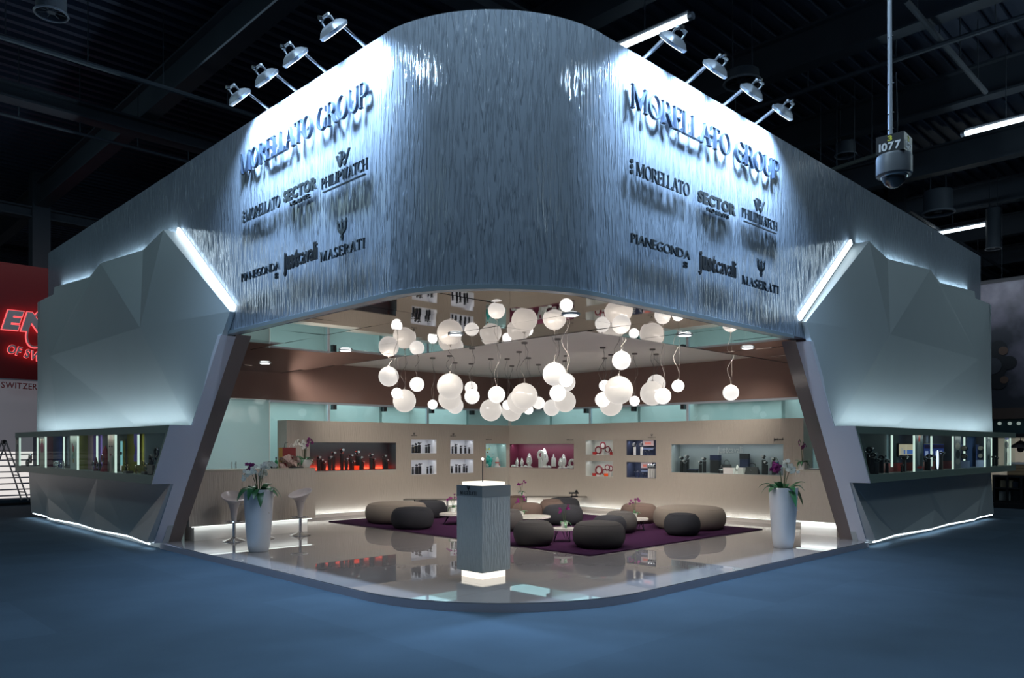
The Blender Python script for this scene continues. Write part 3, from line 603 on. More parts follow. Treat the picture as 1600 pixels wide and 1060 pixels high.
# ================================================================== lettering
def ring(rx, ry, ix, iy, cx=.0, cy=.5, a0=0, a1=2*PI, n=28):
    out = []; inn = []
    for i in range(n+1):
        t = a0+(a1-a0)*i/n; out.append((cx+rx*math.cos(t), cy+ry*math.sin(t))); inn.append((cx+ix*math.cos(t), cy+iy*math.sin(t)))
    return ('ring', out, inn)
def poly(*p): return ('poly', list(p))
def stem(x, w, y0=0, y1=1, s=.06, lo=True, hi=True):
    r = [poly((x, y0), (x+w, y0), (x+w, y1), (x, y1))]
    if lo: r.append(poly((x-s, y0), (x+w+s, y0), (x+w+s, y0+.035), (x-s, y0+.035)))
    if hi: r.append(poly((x-s, y1-.035), (x+w+s, y1-.035), (x+w+s, y1), (x-s, y1)))
    return r
TK, TN = .095, .035
def glyph(c):
    if c == 'M': return .98, stem(.06, TN)+stem(.80, TK)+[poly((.05, 1), (.17, 1), (.52, .06), (.44, .02)), poly((.44, .02), (.50, .02), (.86, 1), (.80, 1))]
    if c == 'O': return .84, [ring(.40, .52, .285, .475, .42)]
    if c == 'R': return .72, stem(.06, TK)+[ring(.27, .27, .155, .225, .30, .735, -PI/2, PI/2), poly((.17, .96), (.31, .96), (.31, 1.0), (.17, 1.0)), poly((.17, .465), (.31, .465), (.31, .51), (.17, .51)), poly((.30, .48), (.42, .48), (.74, .0), (.60, 0))]
    if c == 'E': return .60, stem(.06, TK)+[poly((.17, .96), (.54, .96), (.54, 1), (.17, 1)), poly((.17, 0), (.56, 0), (.56, .04), (.17, .04)), poly((.17, .50), (.44, .50), (.44, .54), (.17, .54)), poly((.51, .82), (.54, .82), (.54, 1), (.51, 1)), poly((.53, 0), (.56, 0), (.58, .2), (.55, .2)), poly((.41, .42), (.44, .42), (.44, .62), (.41, .62))]
    if c == 'L': return .58, stem(.06, TK)+[poly((.17, 0), (.54, 0), (.54, .04), (.17, .04)), poly((.51, 0), (.54, 0), (.57, .22), (.54, .22))]
    if c == 'A': return .80, [poly((.08, 0), (.125, 0), (.43, 1), (.40, 1)), poly((.36, 1), (.45, 1), (.78, 0), (.65, 0)), poly((.19, .33), (.58, .33), (.58, .37), (.20, .37)), poly((.0, 0), (.21, 0), (.21, .035), (0, .035)), poly((.56, 0), (.86, 0), (.86, .035), (.56, .035))]
    if c == 'T': return .68, stem(.28, TK, hi=False)+[poly((.02, .96), (.66, .96), (.66, 1), (.02, 1)), poly((.02, .80), (.05, .80), (.05, 1), (.02, 1)), poly((.63, .80), (.66, .80), (.66, 1), (.63, 1))]
    if c == 'G': return .82, [ring(.40, .52, .285, .475, .42, .5, .62, 2*PI-.50), poly((.66, .06), (.775, .02), (.775, .42), (.66, .42)), poly((.58, .39), (.84, .39), (.84, .425), (.58, .425)), poly((.70, .72), (.74, .72), (.74, .98), (.71, .98))]
    if c == 'U': return .78, stem(.06, TK, .32, 1, lo=False)+stem(.64, TN, .32, 1, lo=False)+[ring(.3125, .34, .2, .29, .3725, .32, PI, 2*PI)]
    if c == 'P': return .64, stem(.06, TK)+[ring(.29, .29, .175, .245, .30, .715, -PI/2, PI/2), poly((.17, .96), (.31, .96), (.31, 1.0), (.17, 1.0)), poly((.17, .425), (.31, .425), (.31, .47), (.17, .47))]
    if c == 'H': return .80, stem(.06, TK)+stem(.62, TK)+[poly((.17, .48), (.62, .48), (.62, .525), (.17, .525))]
    if c == 'I': return .32, stem(.09, TK)
    if c == 'W': return 1.08, [poly((.06, 1), (.18, 1), (.38, 0), (.30, 0)), poly((.30, 0), (.35, 0), (.54, 1), (.50, 1)), poly((.48, 1), (.60, 1), (.80, 0), (.72, 0)), poly((.72, 0), (.77, 0), (1.0, 1), (.96, 1)), poly((0, .965), (.26, .965), (.26, 1), (0, 1)), poly((.88, .965), (1.08, .965), (1.08, 1), (.88, 1))]
    if c == 'N': return .84, stem(.08, TN)+stem(.70, TN, hi=True, lo=False)+[poly((.06, 1), (.18, 1), (.745, 0), (.66, 0))]
    if c == 'D': return .80, stem(.06, TK)+[ring(.46, .50, .345, .455, .27, .5, -PI/2, PI/2), poly((.17, .955), (.28, .955), (.28, 1), (.17, 1)), poly((.17, 0), (.28, 0), (.28, .045), (.17, .045))]
    if c == 'C': return .76, [ring(.40, .52, .285, .475, .42, .5, .70, 2*PI-.70), poly((.68, .70), (.72, .70), (.72, .98), (.69, .98))]
    if c == 'S': return .56, [ring(.23, .27, .13, .225, .28, .745, .25, PI*1.5), ring(.25, .275, .145, .23, .28, .255, -PI*.88, PI*.5), poly((.44, .75), (.47, .75), (.47, .98), (.45, .98)), poly((.04, .02), (.06, .02), (.07, .26), (.04, .26))]
    return .34, []
def prisms(shapes, sx, sy, d, ox=0, oy=0):
    m = MB()
    for s in shapes:
        if s[0] == 'poly':
            p = [(ox+x*sx, oy+y*sy) for x, y in s[1]]; m.loft([Vector((x, y, d)) for x, y in p], [Vector((x, y, 0)) for x, y in p])
        else:
            o = [(ox+x*sx, oy+y*sy) for x, y in s[1]]; i = [(ox+x*sx, oy+y*sy) for x, y in s[2]]; n = len(o); cl = math.dist(o[0], o[-1]) < 1e-6
            vs = [Vector((*p, z)) for z in (0, d) for q in (o, i) for p in q]; fs = []
            for k in range(n-1):
                fs += [(2*n+k, 2*n+k+1, 3*n+k+1, 3*n+k), (k+1, k, n+k, n+k+1), (k, k+1, 2*n+k+1, 2*n+k), (n+k+1, n+k, 3*n+k, 3*n+k+1)]
            if not cl: fs += [(0, 2*n, 3*n, n), (n-1, 2*n-1, 4*n-1, 3*n-1)]
            m.add(vs, fs)
    return m
TXT = {}
def sans_mesh(ch, bold=0.):
    k = (ch, bold)
    if k in TXT: return TXT[k]
    cu = bpy.data.curves.new('glyph', 'FONT'); cu.body = ch; cu.size = 1; cu.resolution_u = 4; cu.offset = bold; cu.extrude = .5
    ob = bpy.data.objects.new('glyph', cu); COL.objects.link(ob)
    dg = bpy.context.evaluated_depsgraph_get(); dg.update(); me = bpy.data.meshes.new_from_object(ob.evaluated_get(dg))
    vs = [v.co.copy() for v in me.vertices]; fs = [tuple(p.vertices) for p in me.polygons]
    bpy.data.objects.remove(ob); bpy.data.curves.remove(cu); bpy.data.meshes.remove(me)
    TXT[k] = (vs, fs); return TXT[k]
def sans_line(parent, text, x0, x1, y, cap, depth, m, bold=0., bolds=None, track=.06, name='letter'):
    """letters of the built-in sans face, fitted between x0 and x1 in the sign's own frame; cap height cap"""
    items = []; x = 0.
    for i, ch in enumerate(text):
        if ch == ' ': x += .3; continue
        vs, fs = sans_mesh(ch, bolds[i] if bolds else bold)
        lo, hi = min(v.x for v in vs), max(v.x for v in vs)
        items.append((x-lo, vs, fs)); x += hi-lo+track
    x -= track; sx = (x1-x0)/x; sy = cap/.729
    for ox, vs, fs in items:
        mb = MB(); mb.add([Vector((x0+(v.x+ox)*sx, y+v.y*sy, (v.z+.5)*depth)) for v in vs], fs); mb.build(name, m, parent)
def serif_line(parent, text, x0, x1, y, cap, depth, m, track=.03, space=.36):
    w = sum((glyph(c)[0]+track) if c != ' ' else space for c in text)-track; sx = (x1-x0)/w; x = x0
    for c in text:
        if c == ' ': x += space*sx; continue
        gw, sh = glyph(c); prisms(sh, sx, cap, depth, x, y).build('letter', m, parent); x += (gw+track)*sx
TRIDENT = [poly((.44, 0), (.56, 0), (.56, .45), (.44, .45)), poly((.40, .12), (.60, .12), (.60, .22), (.40, .22)), poly((.43, .45), (.57, .45), (.55, .86), (.45, .86)), poly((.40, .80), (.60, .80), (.5, 1.0)),
           ring(.40, .36, .26, .20, .5, .66, PI, 2*PI, 14), poly((.10, .64), (.24, .64), (.20, .84), (.10, .84)), poly((.06, .80), (.27, .80), (.10, .97)), poly((.76, .64), (.90, .64), (.90, .84), (.80, .84)), poly((.73, .80), (.94, .80), (.90, .97)), poly((.36, .28), (.64, .28), (.58, .38), (.42, .38))]
PWLOGO = [poly((.0, .72), (.16, .72), (.34, .10), (.26, .0)), poly((.26, 0), (.38, .08), (.50, .50), (.42, .50)), poly((.46, .30), (.54, .30), (.66, .0), (.60, .0)), poly((.58, .0), (.70, .06), (1.0, .86), (.90, .86)), ring(.22, .26, .14, .18, .44, .62, -PI/2, PI/2, 12), poly((.36, .24), (.44, .24), (.44, .80), (.36, .80)), poly((.20, .80), (.46, .80), (.46, .88), (.20, .88)),]
def wall_sign(side, name, label, x_l, y_l, x_r, y_r, q, group=None):
    """sign frame on a facade: origin at the left pixel of the baseline, x to the reader's right, y up, z outwards"""
    s0, _, z0 = wpix(side, x_l, y_l, q); s1, _, z1 = wpix(side, x_r, y_r, q); z = (z0+z1)/2
    X = (-AL if side == 'L' else AR); Z = (-AR if side == 'L' else -AL); O = WP(side, s0, q, z)
    M = Matrix((X, Vector((0, 0, 1)), Z)).transposed().to_4x4(); M.translation = O
    return thing(name, label, 'sign', mtx=M, group=group), abs(s1-s0)
for side in 'LR':
    wall = 'on the fascia toward the red stand' if side == 'L' else 'on the fascia toward the dome camera'
    r = (lambda l, r_: l) if side == 'L' else (lambda l, r_: r_)
    t, w = wall_sign(side, 'fascia_sign', 'large steel serif letters MORELLATO GROUP '+wall, *r((380, 268.5, 578, 170.5), (984.5, 168.3, 1215, 284.7)), .04)
    serif_line(t, 'MORELLATO GROUP', 0, w, 0, .27, .04, M_steel)
    t, w = wall_sign(side, 'brand_sign', 'dark serif MORELLATO letters with three dots '+wall, *r((381, 348, 439, 325), (983, 273, 1076, 306.5)), .04)
    serif_line(t, 'MORELLATO', w*.10, w, 0, .155, .022, M_steel2)
    for k in range(3): prisms([ring(.026, .026, .0005, .0005, .03, .02+k*.06, 0, 2*PI, 14)], 1, 1, .022).build('dot', M_steel2, t)
    t, w = wall_sign(side, 'brand_sign', 'dark bold sans letters SECTOR NO LIMITS '+wall, *r((445, 316, 496.5, 294.5), (1089.5, 315, 1147.5, 336.5)), .04)
    sans_line(t, 'SECTOR', 0, w, 0, .135, .022, M_steel2, .05)
    sans_line(t, 'NO LIMITS', w*.22, w*.80, -.085, .05, .03, M_steel2)
    t, w = wall_sign(side, 'brand_sign', 'dark serif letters PHILIPWATCH with winged monogram '+wall, *r((504, 296, 576, 265.5), (1158, 338, 1213, 363)), .04)
    serif_line(t, 'PHILIPWATCH', 0, w, 0, .125, .022, M_steel2)
    prisms(PWLOGO, w*.30, .20, .022, w*.33, .16).build('emblem', M_steel2, t)
    MB().hexa([(w*.04, -.05, 0), (w*.96, -.05, 0), (w*.96, -.042, 0), (w*.04, -.042, 0), (w*.04, -.05, .03), (w*.96, -.05, .03), (w*.96, -.042, .03), (w*.04, -.042, .03)]).build('rule', M_steel2, t)
    t, w = wall_sign(side, 'brand_sign', 'dark thin letters PIANEGONDA over a flower mark '+wall, *r((379, 440.5, 438.5, 422), (985, 380.5, 1076.5, 406.5)), .04)
    sans_line(t, 'PIANEGONDA', 0, w, 0, .115, .022, M_steel2, 0)
    for k in range(4):
        cx, cy = w*.92+.025*math.cos(k*PI/2+PI/4), -.07+.025*math.sin(k*PI/2+PI/4)
        prisms([ring(.022, .022, .012, .012, cx, cy, 0, 2*PI, 12)], 1, 1, .02).build('emblem_petal', M_steel2, t)
    t, w = wall_sign(side, 'brand_sign', 'tall narrow black letters just cavalli '+wall, *r((445, 421.5, 497, 405.8), (1090.5, 420.5, 1148.5, 432.8)), .04)
    sans_line(t, 'justcavalli', 0, w, 0, .225, .022, M_black, 0, [.045]*4+[.0]*7, .04)
    t, w = wall_sign(side, 'brand_sign', 'dark serif letters MASERATI under a trident emblem '+wall, *r((502.5, 410.5, 572, 387.5), (1158.5, 444.5, 1215.5, 460)), .04)
    serif_line(t, 'MASERATI', 0, w, 0, .115, .022, M_steel2, .16)
    prisms(TRIDENT, w*.24, .25, .022, w*.38, .17).build('emblem', M_steel2, t)

# ================================================================== floodlights on the fascia top
def flood_proto():
    t = thing('flood_light', 'x', 'floodlight')
    # local: x along the wall, -y outwards, z up, origin where the arm meets the wall top
    MB().tube([(0, .06, 0), (0, -.02, .02), (0, -.36, .17)], .016, 8).build('arm', M_alu, t)
    MB().tube([(.03, .06, 0), (.03, -.02, .02), (.02, -.22, .09), (.01, -.36, .15)], .008, 6).build('cable', M_black, t)
    h = MB()    # shallow domed lamp housing, lens facing the wall and down
    rim = []; 
    def rr(w, d, z, n=20):
        pts = []
        for i in range(n):
            a = 2*PI*i/n; c, s = math.cos(a), math.sin(a); pts.append(Vector((w*math.copysign(abs(c)**.45, c), d*math.copysign(abs(s)**.45, s), z)))
        return pts
    secs = [rr(.170, .11, -.02), rr(.178, .12, 0), rr(.178, .125, .018), rr(.165, .11, .03), rr(.14, .085, .06), rr(.09, .05, .082)]
    tl = Matrix.Translation((0, -.40, .04)) @ Matrix.Rotation(math.radians(48), 4, 'X')
    n = 20; vs = [tl @ v for s in secs for v in s]; fs = []
    for i in range(len(secs)-1):
        for k in range(n): fs.append((i*n+k, i*n+(k+1) % n, (i+1)*n+(k+1) % n, (i+1)*n+k))
    fs += [tuple(range((len(secs)-1)*n, len(secs)*n))]
    h.add(vs, fs); hb = h.build('housing', M_alu, t, smooth=True)
    MB().loft([tl @ v for v in rr(.155, .10, -.023)], [tl @ v for v in rr(.155, .10, -.019)]).build('lens', M_flood, t)
    br = MB()
    for s in (-1, 1): br.tube([tl @ Vector((s*.09, 0, .05)), tl @ Vector((s*.09, 0, .13)), tl @ Vector((s*.03, 0, .16))], .014, 6)
    br.tube([tl @ Vector((-.09, 0, .16)), tl @ Vector((.09, 0, .16))], .016, 8)
    br.build('bracket', M_alu, t)
    MB().tube([tl @ Vector((-.04, .02, .15)), tl @ Vector((-.04, -.04, .19))], .022, 8).build('knob', M_black, t)
    return t
fl0 = None
BASE = {'L': [(416, 174), (459, 144), (505, 111.5), (566, 75)], 'R': [(1009.5, 89), (1076, 129), (1134, 164.5), (1183.5, 195)]}
for side in 'LR':
    for k, (x, y) in enumerate(BASE[side]):
        s, _, z = wpix(side, x, y, 0)
        loc = WP(side, s, -.04, ZT+.018)
        # x local along wall, -y outward: left wall outward = -AR, right wall outward = -AL
        rz = ANG+PI/2*3 if side == 'L' else ANG
        wall = 'toward the red stand' if side == 'L' else 'toward the dome camera'
        lab = 'pale floodlight over the fascia half %s, %s from the corner' % (wall, ORD[(3-k) if side == 'L' else k])
        if fl0 is None:
            fl0 = flood_proto(); f = fl0; f.matrix_world = Matrix.Translation(loc) @ Matrix.Rotation(rz, 4, 'Z'); f['label'] = lab; f['group'] = 'floodlights along the fascia top'
        else: f = dup(fl0, loc, rz, lab, 'floodlights along the fascia top')
        outw = -(AR if side == 'L' else AL); alng = AL if side == 'L' else AR
        area('flood_beam', loc+outw*.36+Vector((0, 0, -.03)), -outw*.85+Vector((0, 0, -1)), .30, .16, 125*K_FLOOD, (.46, .69, 1.0), math.radians(125), alng)
# ================================================================== pendant globes
M_cord = mat('cord_grey', (.22, .20, .19), .5, .3)
BIG, MID, SML, TINY = .245, .195, .15, .105
PEND = [  # px, py, depth, radius
 (607.3, 588.7, 15.1, MID), (620.2, 615, 14.6, TINY), (632, 626.7, 16.5, BIG), (651.5, 601, 15.9, SML), (676, 632.5, 17.0, TINY), (703.2, 603.9, 14.6, BIG), (702.8, 623, 16.6, BIG), (711, 634, 18.0, MID),
 (736, 606.4, 18.2, SML), (737.5, 619.8, 15.3, SML), (775.9, 617, 13.6, SML), (767, 641.2, 17.2, BIG), (792.5, 633, 17.2, TINY), (799.8, 642.7, 18.7, BIG), (811, 628, 15.9, BIG), (819.5, 619.4, 14.5, BIG),
 (841.3, 630, 18.4, SML), (825.7, 640.6, 17.0, TINY), (866.3, 584.6, 12.8, MID), (884.6, 594.5, 12.2, TINY), (885, 598, 16.6, MID), (871.5, 614.7, 14.0, SML), (883, 627.7, 17.6, BIG), (862, 637.5, 18.3, MID),
 (971, 563.4, 12.3, SML), (944.8, 603, 17.0, .125), (966.6, 610, 13.3, BIG), (941.6, 625, 15.2, SML), (954.5, 632.3, 16.4, BIG), (991.5, 627, 16.2, TINY), (1025.3, 600, 16.3, MID), (1019.5, 615, 15.5, BIG),
 (1035.7, 619.2, 14.1, SML), (1059.4, 603.4, 13.3, TINY), (1142, 613.8, 14.6, SML)]
def globe_mat(name, col, s):
    m = bpy.data.materials.new(name); m.use_nodes = True; nt = m.node_tree; b = nt.nodes['Principled BSDF']
    b.inputs['Base Color'].default_value = (.16, .15, .14, 1); b.inputs['Roughness'].default_value = .15; b.inputs['Emission Color'].default_value = (*col, 1)
    lw = nt.nodes.new('ShaderNodeLayerWeight'); lw.inputs[0].default_value = .35
    mr = nt.nodes.new('ShaderNodeMapRange'); mr.inputs['To Min'].default_value = s*.95; mr.inputs['To Max'].default_value = s*1.25
    nt.links.new(lw.outputs['Facing'], mr.inputs['Value']); nt.links.new(mr.outputs[0], b.inputs['Emission Strength']); MATS[name] = m; return m
GM = {BIG: globe_mat('globe_large', (1, .93, .86), .58), MID: globe_mat('globe_medium', (1, .95, .90), .66), SML: globe_mat('globe_small', (1, .97, .93), .95), TINY: globe_mat('globe_tiny', (1, .98, .95), 1.9), .125: globe_mat('globe_little', (1, .98, .95), 1.5)}
SIZE = {BIG: 'large cream', MID: 'medium cream', SML: 'bright white', TINY: 'tiny glaring white', .125: 'single little white'}
cnt = {}
order = sorted(range(len(PEND)), key=lambda i: PEND[i][0]); rank = {}
for i in order: rank[i] = cnt.get(PEND[i][3], 0); cnt[PEND[i][3]] = rank[i]+1
gproto = {}
for i, (x, y, Y, r) in enumerate(PEND):
    p = gY(x, y, Y); ln = INC-p.z
    nb, na, _ = ab(p); top = INC if (nb > SB and na > SA) else SOF
    lab = '%s glass globe pendant lamp, %s of its size counting from the bar side' % (SIZE[r], ORD[rank[i]])
    t = thing('globe_pendant', lab, 'pendant lamp', p, 0, 'glass globe pendants')
    if r not in gproto:
        mb = MB().sphere(r, seg=28, rings=18); g = mb.build('globe', GM[r], t, smooth=True)
        c = MB().lathe([(r*.16, r*.96), (r*.16, r*1.01), (.014, r*1.03), (.008, r*1.15)], 12).build('cap', M_cord, t)
        gproto[r] = (g, c)
    else:
        for o in gproto[r]: c = o.copy(); COL.objects.link(c); c.parent = t
    h = top-p.z; rq = random.Random(i); pts = []
    amp = .05+.05*rq.random()
    for k in range(9):
        f = k/8; e = math.sin(PI*f); pts.append((amp*e*math.sin(f*7+i), amp*e*math.cos(f*5+2*i)*.5, r*1.15+(h-r*1.15)*f))
    MB().tube(pts, .0042, 5).build('cord', M_cord, t)
    MB().tube([(.02, 0, r*1.1), (.02, 0, h)], .002, 4).build('wire', M_cord, t)
    MB().lathe([(.055, h-.03), (.06, h-.001)], 14).build('rosette', M_cord, t)
# recessed downlights in the soffit
dl0 = None
DL = [(414, 567), (540, 547), (712, 522), (892, 491), (1070, 523), (1168, 543)]
for k, (x, y) in enumerate(DL):
    p = gz(x, y, SOF)
    lab = 'round recessed downlight in the mirror soffit, %s along from the bar side' % ORD[k]
    if dl0 is None:
        dl0 = thing('downlight', lab, 'downlight', p, 0, 'downlights in the mirror soffit')
        MB().lathe([(.088, -.022), (.088, -.004)], 24).build('lens', M_down, dl0)
        MB().lathe([(.092, -.018), (.115, -.014), (.118, -.002), (.092, -.002)], 24, False).build('bezel', M_wht, dl0, smooth=True)
    else: dup(dl0, p, 0, lab, 'downlights in the mirror soffit')
    spot('downlight_beam', p+Vector((0, 0, -.03)), (0, 0, -1), 55*K_DOWN, (.95, .97, 1), math.radians(150), .8, .08)

# ================================================================== furniture on the rug
rc = [ab(gz(515, 815.7, FLZ)), ab(gz(920, 870, FLZ)), ab(gz(1192, 828, FLZ))]
rb0, ra0 = (rc[1][0]+rc[0][0])/2, (rc[1][1]+rc[2][1])/2
rb1, ra1 = min(rc[2][0], DW-.5), min(rc[0][1], DW-.5)
rug = MB().sbox(rb0, rb1, ra0, ra1, FLZ+.001, FLZ+.016).build('rug', M_purple); tag(rug, 'deep purple rug under the round ottomans', 'rug')
RZ = FLZ+.016
def pouf_mat(name, c): return mat(name, c, .9, spec=.15, noise=.12, nscale=120, bump=.2)
PT, PC, PB, PG = pouf_mat('taupe_felt', (.155, .125, .108)), pouf_mat('charcoal_felt', (.032, .033, .040)), pouf_mat('brown_felt', (.125, .088, .076)), pouf_mat('grey_felt', (.075, .070, .070))
PGL = pouf_mat('pale_taupe_felt', (.205, .175, .15))
POUFS = [  # px left, px right, px y of the base front, px y of the top, material, label
 (571, 668, 820, 783, PGL, 'wide flat taupe ottoman nearest the bar'),
 (611, 678, 828.6, 791.7, PC, 'charcoal ottoman in front of the wide one nearest the bar'),
 (640, 698, 811, 781.5, PC, 'charcoal ottoman before the thin black table nearest the bar'),
 (802, 866, 855, 812.5, PG, 'grey ottoman next to the lit pedestal at the rug edge'),
 (894.5, 977, 859.5, 813, PG, 'broad grey ottoman at the front corner of the rug'),
 (925, 979, 840, 806, PC, 'charcoal ottoman half hidden behind the front corner one'),
 (944, 995.5, 835, 798, PG, 'grey ottoman between the front corner and the orchid side table'),
 (969, 1027.5, 819.5, 786, PB, 'brown ottoman behind the orchid side table near the wide one'),
 (1021, 1133, 830.5, 789, PGL, 'very wide pale taupe ottoman at the far end from the bar'),
 (1037.5, 1094, 839, 801, PC, 'charcoal ottoman in front of the very wide pale one'),
 (848, 911, 822, 788, PC, 'dark ottoman behind the round table with the potted orchid'),
 (842, 882, 812, 779.5, PB, 'brown ottoman behind the dark one by the orchid table'),
 (855, 906, 806, 777, PC, 'dark ottoman in front of the long black table'),
 (800, 848, 813, 786, PB, 'brown ottoman behind the middle white table'),
 (768, 817.5, 831.7, 795, PG, 'grey ottoman mostly hidden behind the lit pedestal'),
 (790, 822.5, 803, 774, PB, 'small brown ottoman before the end of the long black table')]
PINFO = []
for x0, x1, yb, yt, m, lab in POUFS:
    xm = (x0+x1)/2; f = gz(xm, yb, RZ); Y = f.y; r = (x1-x0)/2*Y/FPX; r = r*(Y+r*.8)/Y
    c = gz(xm, yb, RZ)+Vector(((xm-800)/FPX*r*.85, r*.85, 0)); c.z = RZ
    # height from the top: far rim visible -> use the top plane just behind the front edge
    h = min(.46, max(.36, EYE-(yt-697)*(c.y+r*.35)/FPX-RZ)); PINFO.append((c, r, h))
    prof = [(r*.62, 0), (r*.80, .012)] + [(r-(.30*h)*(1-abs(math.sin(t))**.9) if False else r-.27*h*(1-math.cos(t))*1.05, h*.47+h*.46*math.sin(t)) for t in [(-1.35+2.6*i/14) for i in range(15)]]
    prof += [(r*.78-.05*h, h*.955), (r*.5, h*.985), (r*.22, h), (.002, h)]
    t = thing('ottoman', lab, 'ottoman', c, 0, 'round ottomans on the rug')
    MB().lathe(prof, 40).build('cushion', m, t, smooth=True)
    pr = prof[-5][0]
    MB().torus(r-.27*h*(1-math.cos(1.1))*1.05+.002, .003, (0, 0, h*.47+h*.46*math.sin(1.1)), 'z', 40, 5).build('piping', m, t, smooth=True)
M_ttop = mat('table_white', (.62, .60, .57), .18)
def low_table(x, y, Y, rx, ry, h, lab):
    p = gY(x, y, Y); t = thing('side_table', lab, 'table', (p.x, p.y, RZ), ANG, 'low white side tables')
    m = MB(); n = 28
    m.loft([Vector((rx*math.cos(2*PI*k/n), ry*math.sin(2*PI*k/n), h)) for k in range(n)], [Vector((rx*math.cos(2*PI*k/n), ry*math.sin(2*PI*k/n), h-.035)) for k in range(n)]); m.build('tabletop', M_ttop, t)
    for k in range(3):
        a = k*2*PI/3+.5; c, s = math.cos(a), math.sin(a)
        MB().tube([(rx*.5*c-.05*s, ry*.5*s+.05*c, h-.036), (rx*.78*c, ry*.78*s, .006), (rx*.5*c+.05*s, ry*.5*s-.05*c, h-.036)], .008, 6).build('leg', M_steel2, t)
    return Vector((p.x, p.y, RZ+h))
def at_h(x, y, h): return gz(x, y, RZ+h)
tabs = {}
for key, x, y, h, rx, ry, lab in (('t1', 718, 801.5, .23, .46, .33, 'low white oval table half hidden by the lit pedestal, bar side'), ('t2', 832, 806.5, .23, .38, .34, 'low white table in the middle of the rug'),
                                  ('t3', 880, 825, .23, .21, .20, 'low white table with hairpin legs and an orchid, near the front'), ('t4', 996, 810, .23, .22, .20, 'low white table with an orchid beside the very wide ottoman')):
    p = at_h(x, y, h); tabs[key] = low_table(x, 0, p.y, rx, ry, h, lab)
# long thin black tabletops on a steel drum foot
def black_table(x0, x1, y, h, lab):
    p, q = gz(x0, y, RZ+h), gz(x1, y, RZ+h); c = (p+q)/2; w = (q-p).length
    t = thing('lounge_table', lab, 'table', (c.x, c.y, RZ), 0, 'thin black lounge tables')
    MB().box(-w/2, w/2, -.22, .22, h-.015, h).build('tabletop', M_blackgl, t)
    for s in (-1, 1): MB().box(s*w*.30-.012, s*w*.30+.012, -.15, .15, 0, h-.016).build('leg', M_steel2, t)
    return c, w, h
bt1 = black_table(632, 716, 780, .34, 'thin black low table behind the charcoal ottoman nearest the bar')
bt2 = black_table(799, 916, 775.5, .34, 'long thin black tabletop behind the brown ottomans')
p = gz(897, 776, RZ+.341)
t = thing('desk_microphone', 'small black stand microphone lying on the long black tabletop', 'microphone', (p.x, p.y, RZ+.341))
MB().box(-.09, .09, -.05, .05, .001, .02).build('base', M_black, t); MB().tube([(-.05, 0, .02), (-.05, 0, .07)], .012, 8).tube([(.05, 0, .02), (.05, 0, .07)], .012, 8).build('post', M_black, t)
MB().tube([(-.13, 0, .085), (.11, 0, .085)], .022, 10).build('body', M_black, t); MB().lathe([(.001, .095), (.03, .10), (.035, .13), (.02, .155), (.001, .16)], 12, c=(.06, 0, 0)).build('head', M_black, t)

# ================================================================== orchids
def petal_flower(m, c, fwd, r, rq):
    fwd = fwd.normalized(); u = fwd.cross(Vector((0, 0, 1)));  u.normalize(); w = u.cross(fwd); a0 = rq.random()*.4
    for k in range(5):
        a = a0+PI/2+k*2*PI/5; d = u*math.cos(a)+w*math.sin(a); e = u*(-math.sin(a))+w*math.cos(a); L_ = r*(1.0 if k % 2 else .92); wd_ = r*(.46 if k in (1, 4) else .36)
        m.add([c, c+d*L_*.5+e*wd_+fwd*r*.12, c+d*L_+fwd*r*.02, c+d*L_*.5-e*wd_+fwd*r*.12, c-fwd*r*.04, c+d*L_*.5+e*wd_+fwd*r*.07, c+d*L_-fwd*r*.03, c+d*L_*.5-e*wd_+fwd*r*.07],
              [(0, 1, 2, 3), (7, 6, 5, 4), (0, 4, 5, 1), (1, 5, 6, 2), (2, 6, 7, 3), (3, 7, 4, 0)])
    return m
def leaf_mesh(base, dirv, L_, w, droop, rise):
    d = Vector((dirv[0], dirv[1], 0)).normalized(); e = Vector((-d.y, d.x, 0)); m = MB(); n = 7; vs = []
    for i in range(n+1):
        f = i/n; ww = w*math.sin(PI*min(1, f*.86+.14))**.7*(1 if f < 1 else .02); z = rise*f*L_-droop*f*f*L_
        c = Vector(base)+d*L_*f*(1-.15*f)+Vector((0, 0, z)); th = .004
        vs += [c-e*ww+Vector((0, 0, .25*ww)), c, c+e*ww+Vector((0, 0, .25*ww)), c-e*ww+Vector((0, 0, .25*ww-th)), c+Vector((0, 0, -th)), c+e*ww+Vector((0, 0, .25*ww-th))]
    fs = []
    for i in range(n):
        a, b = i*6, i*6+6
        fs += [(a, a+1, b+1, b), (a+1, a+2, b+2, b+1), (a+4, a+3, b+3, b+4), (a+5, a+4, b+4, b+5), (a+3, a, b, b+3), (a+2, a+5, b+5, b+2)]
    m.add(vs, fs); return m
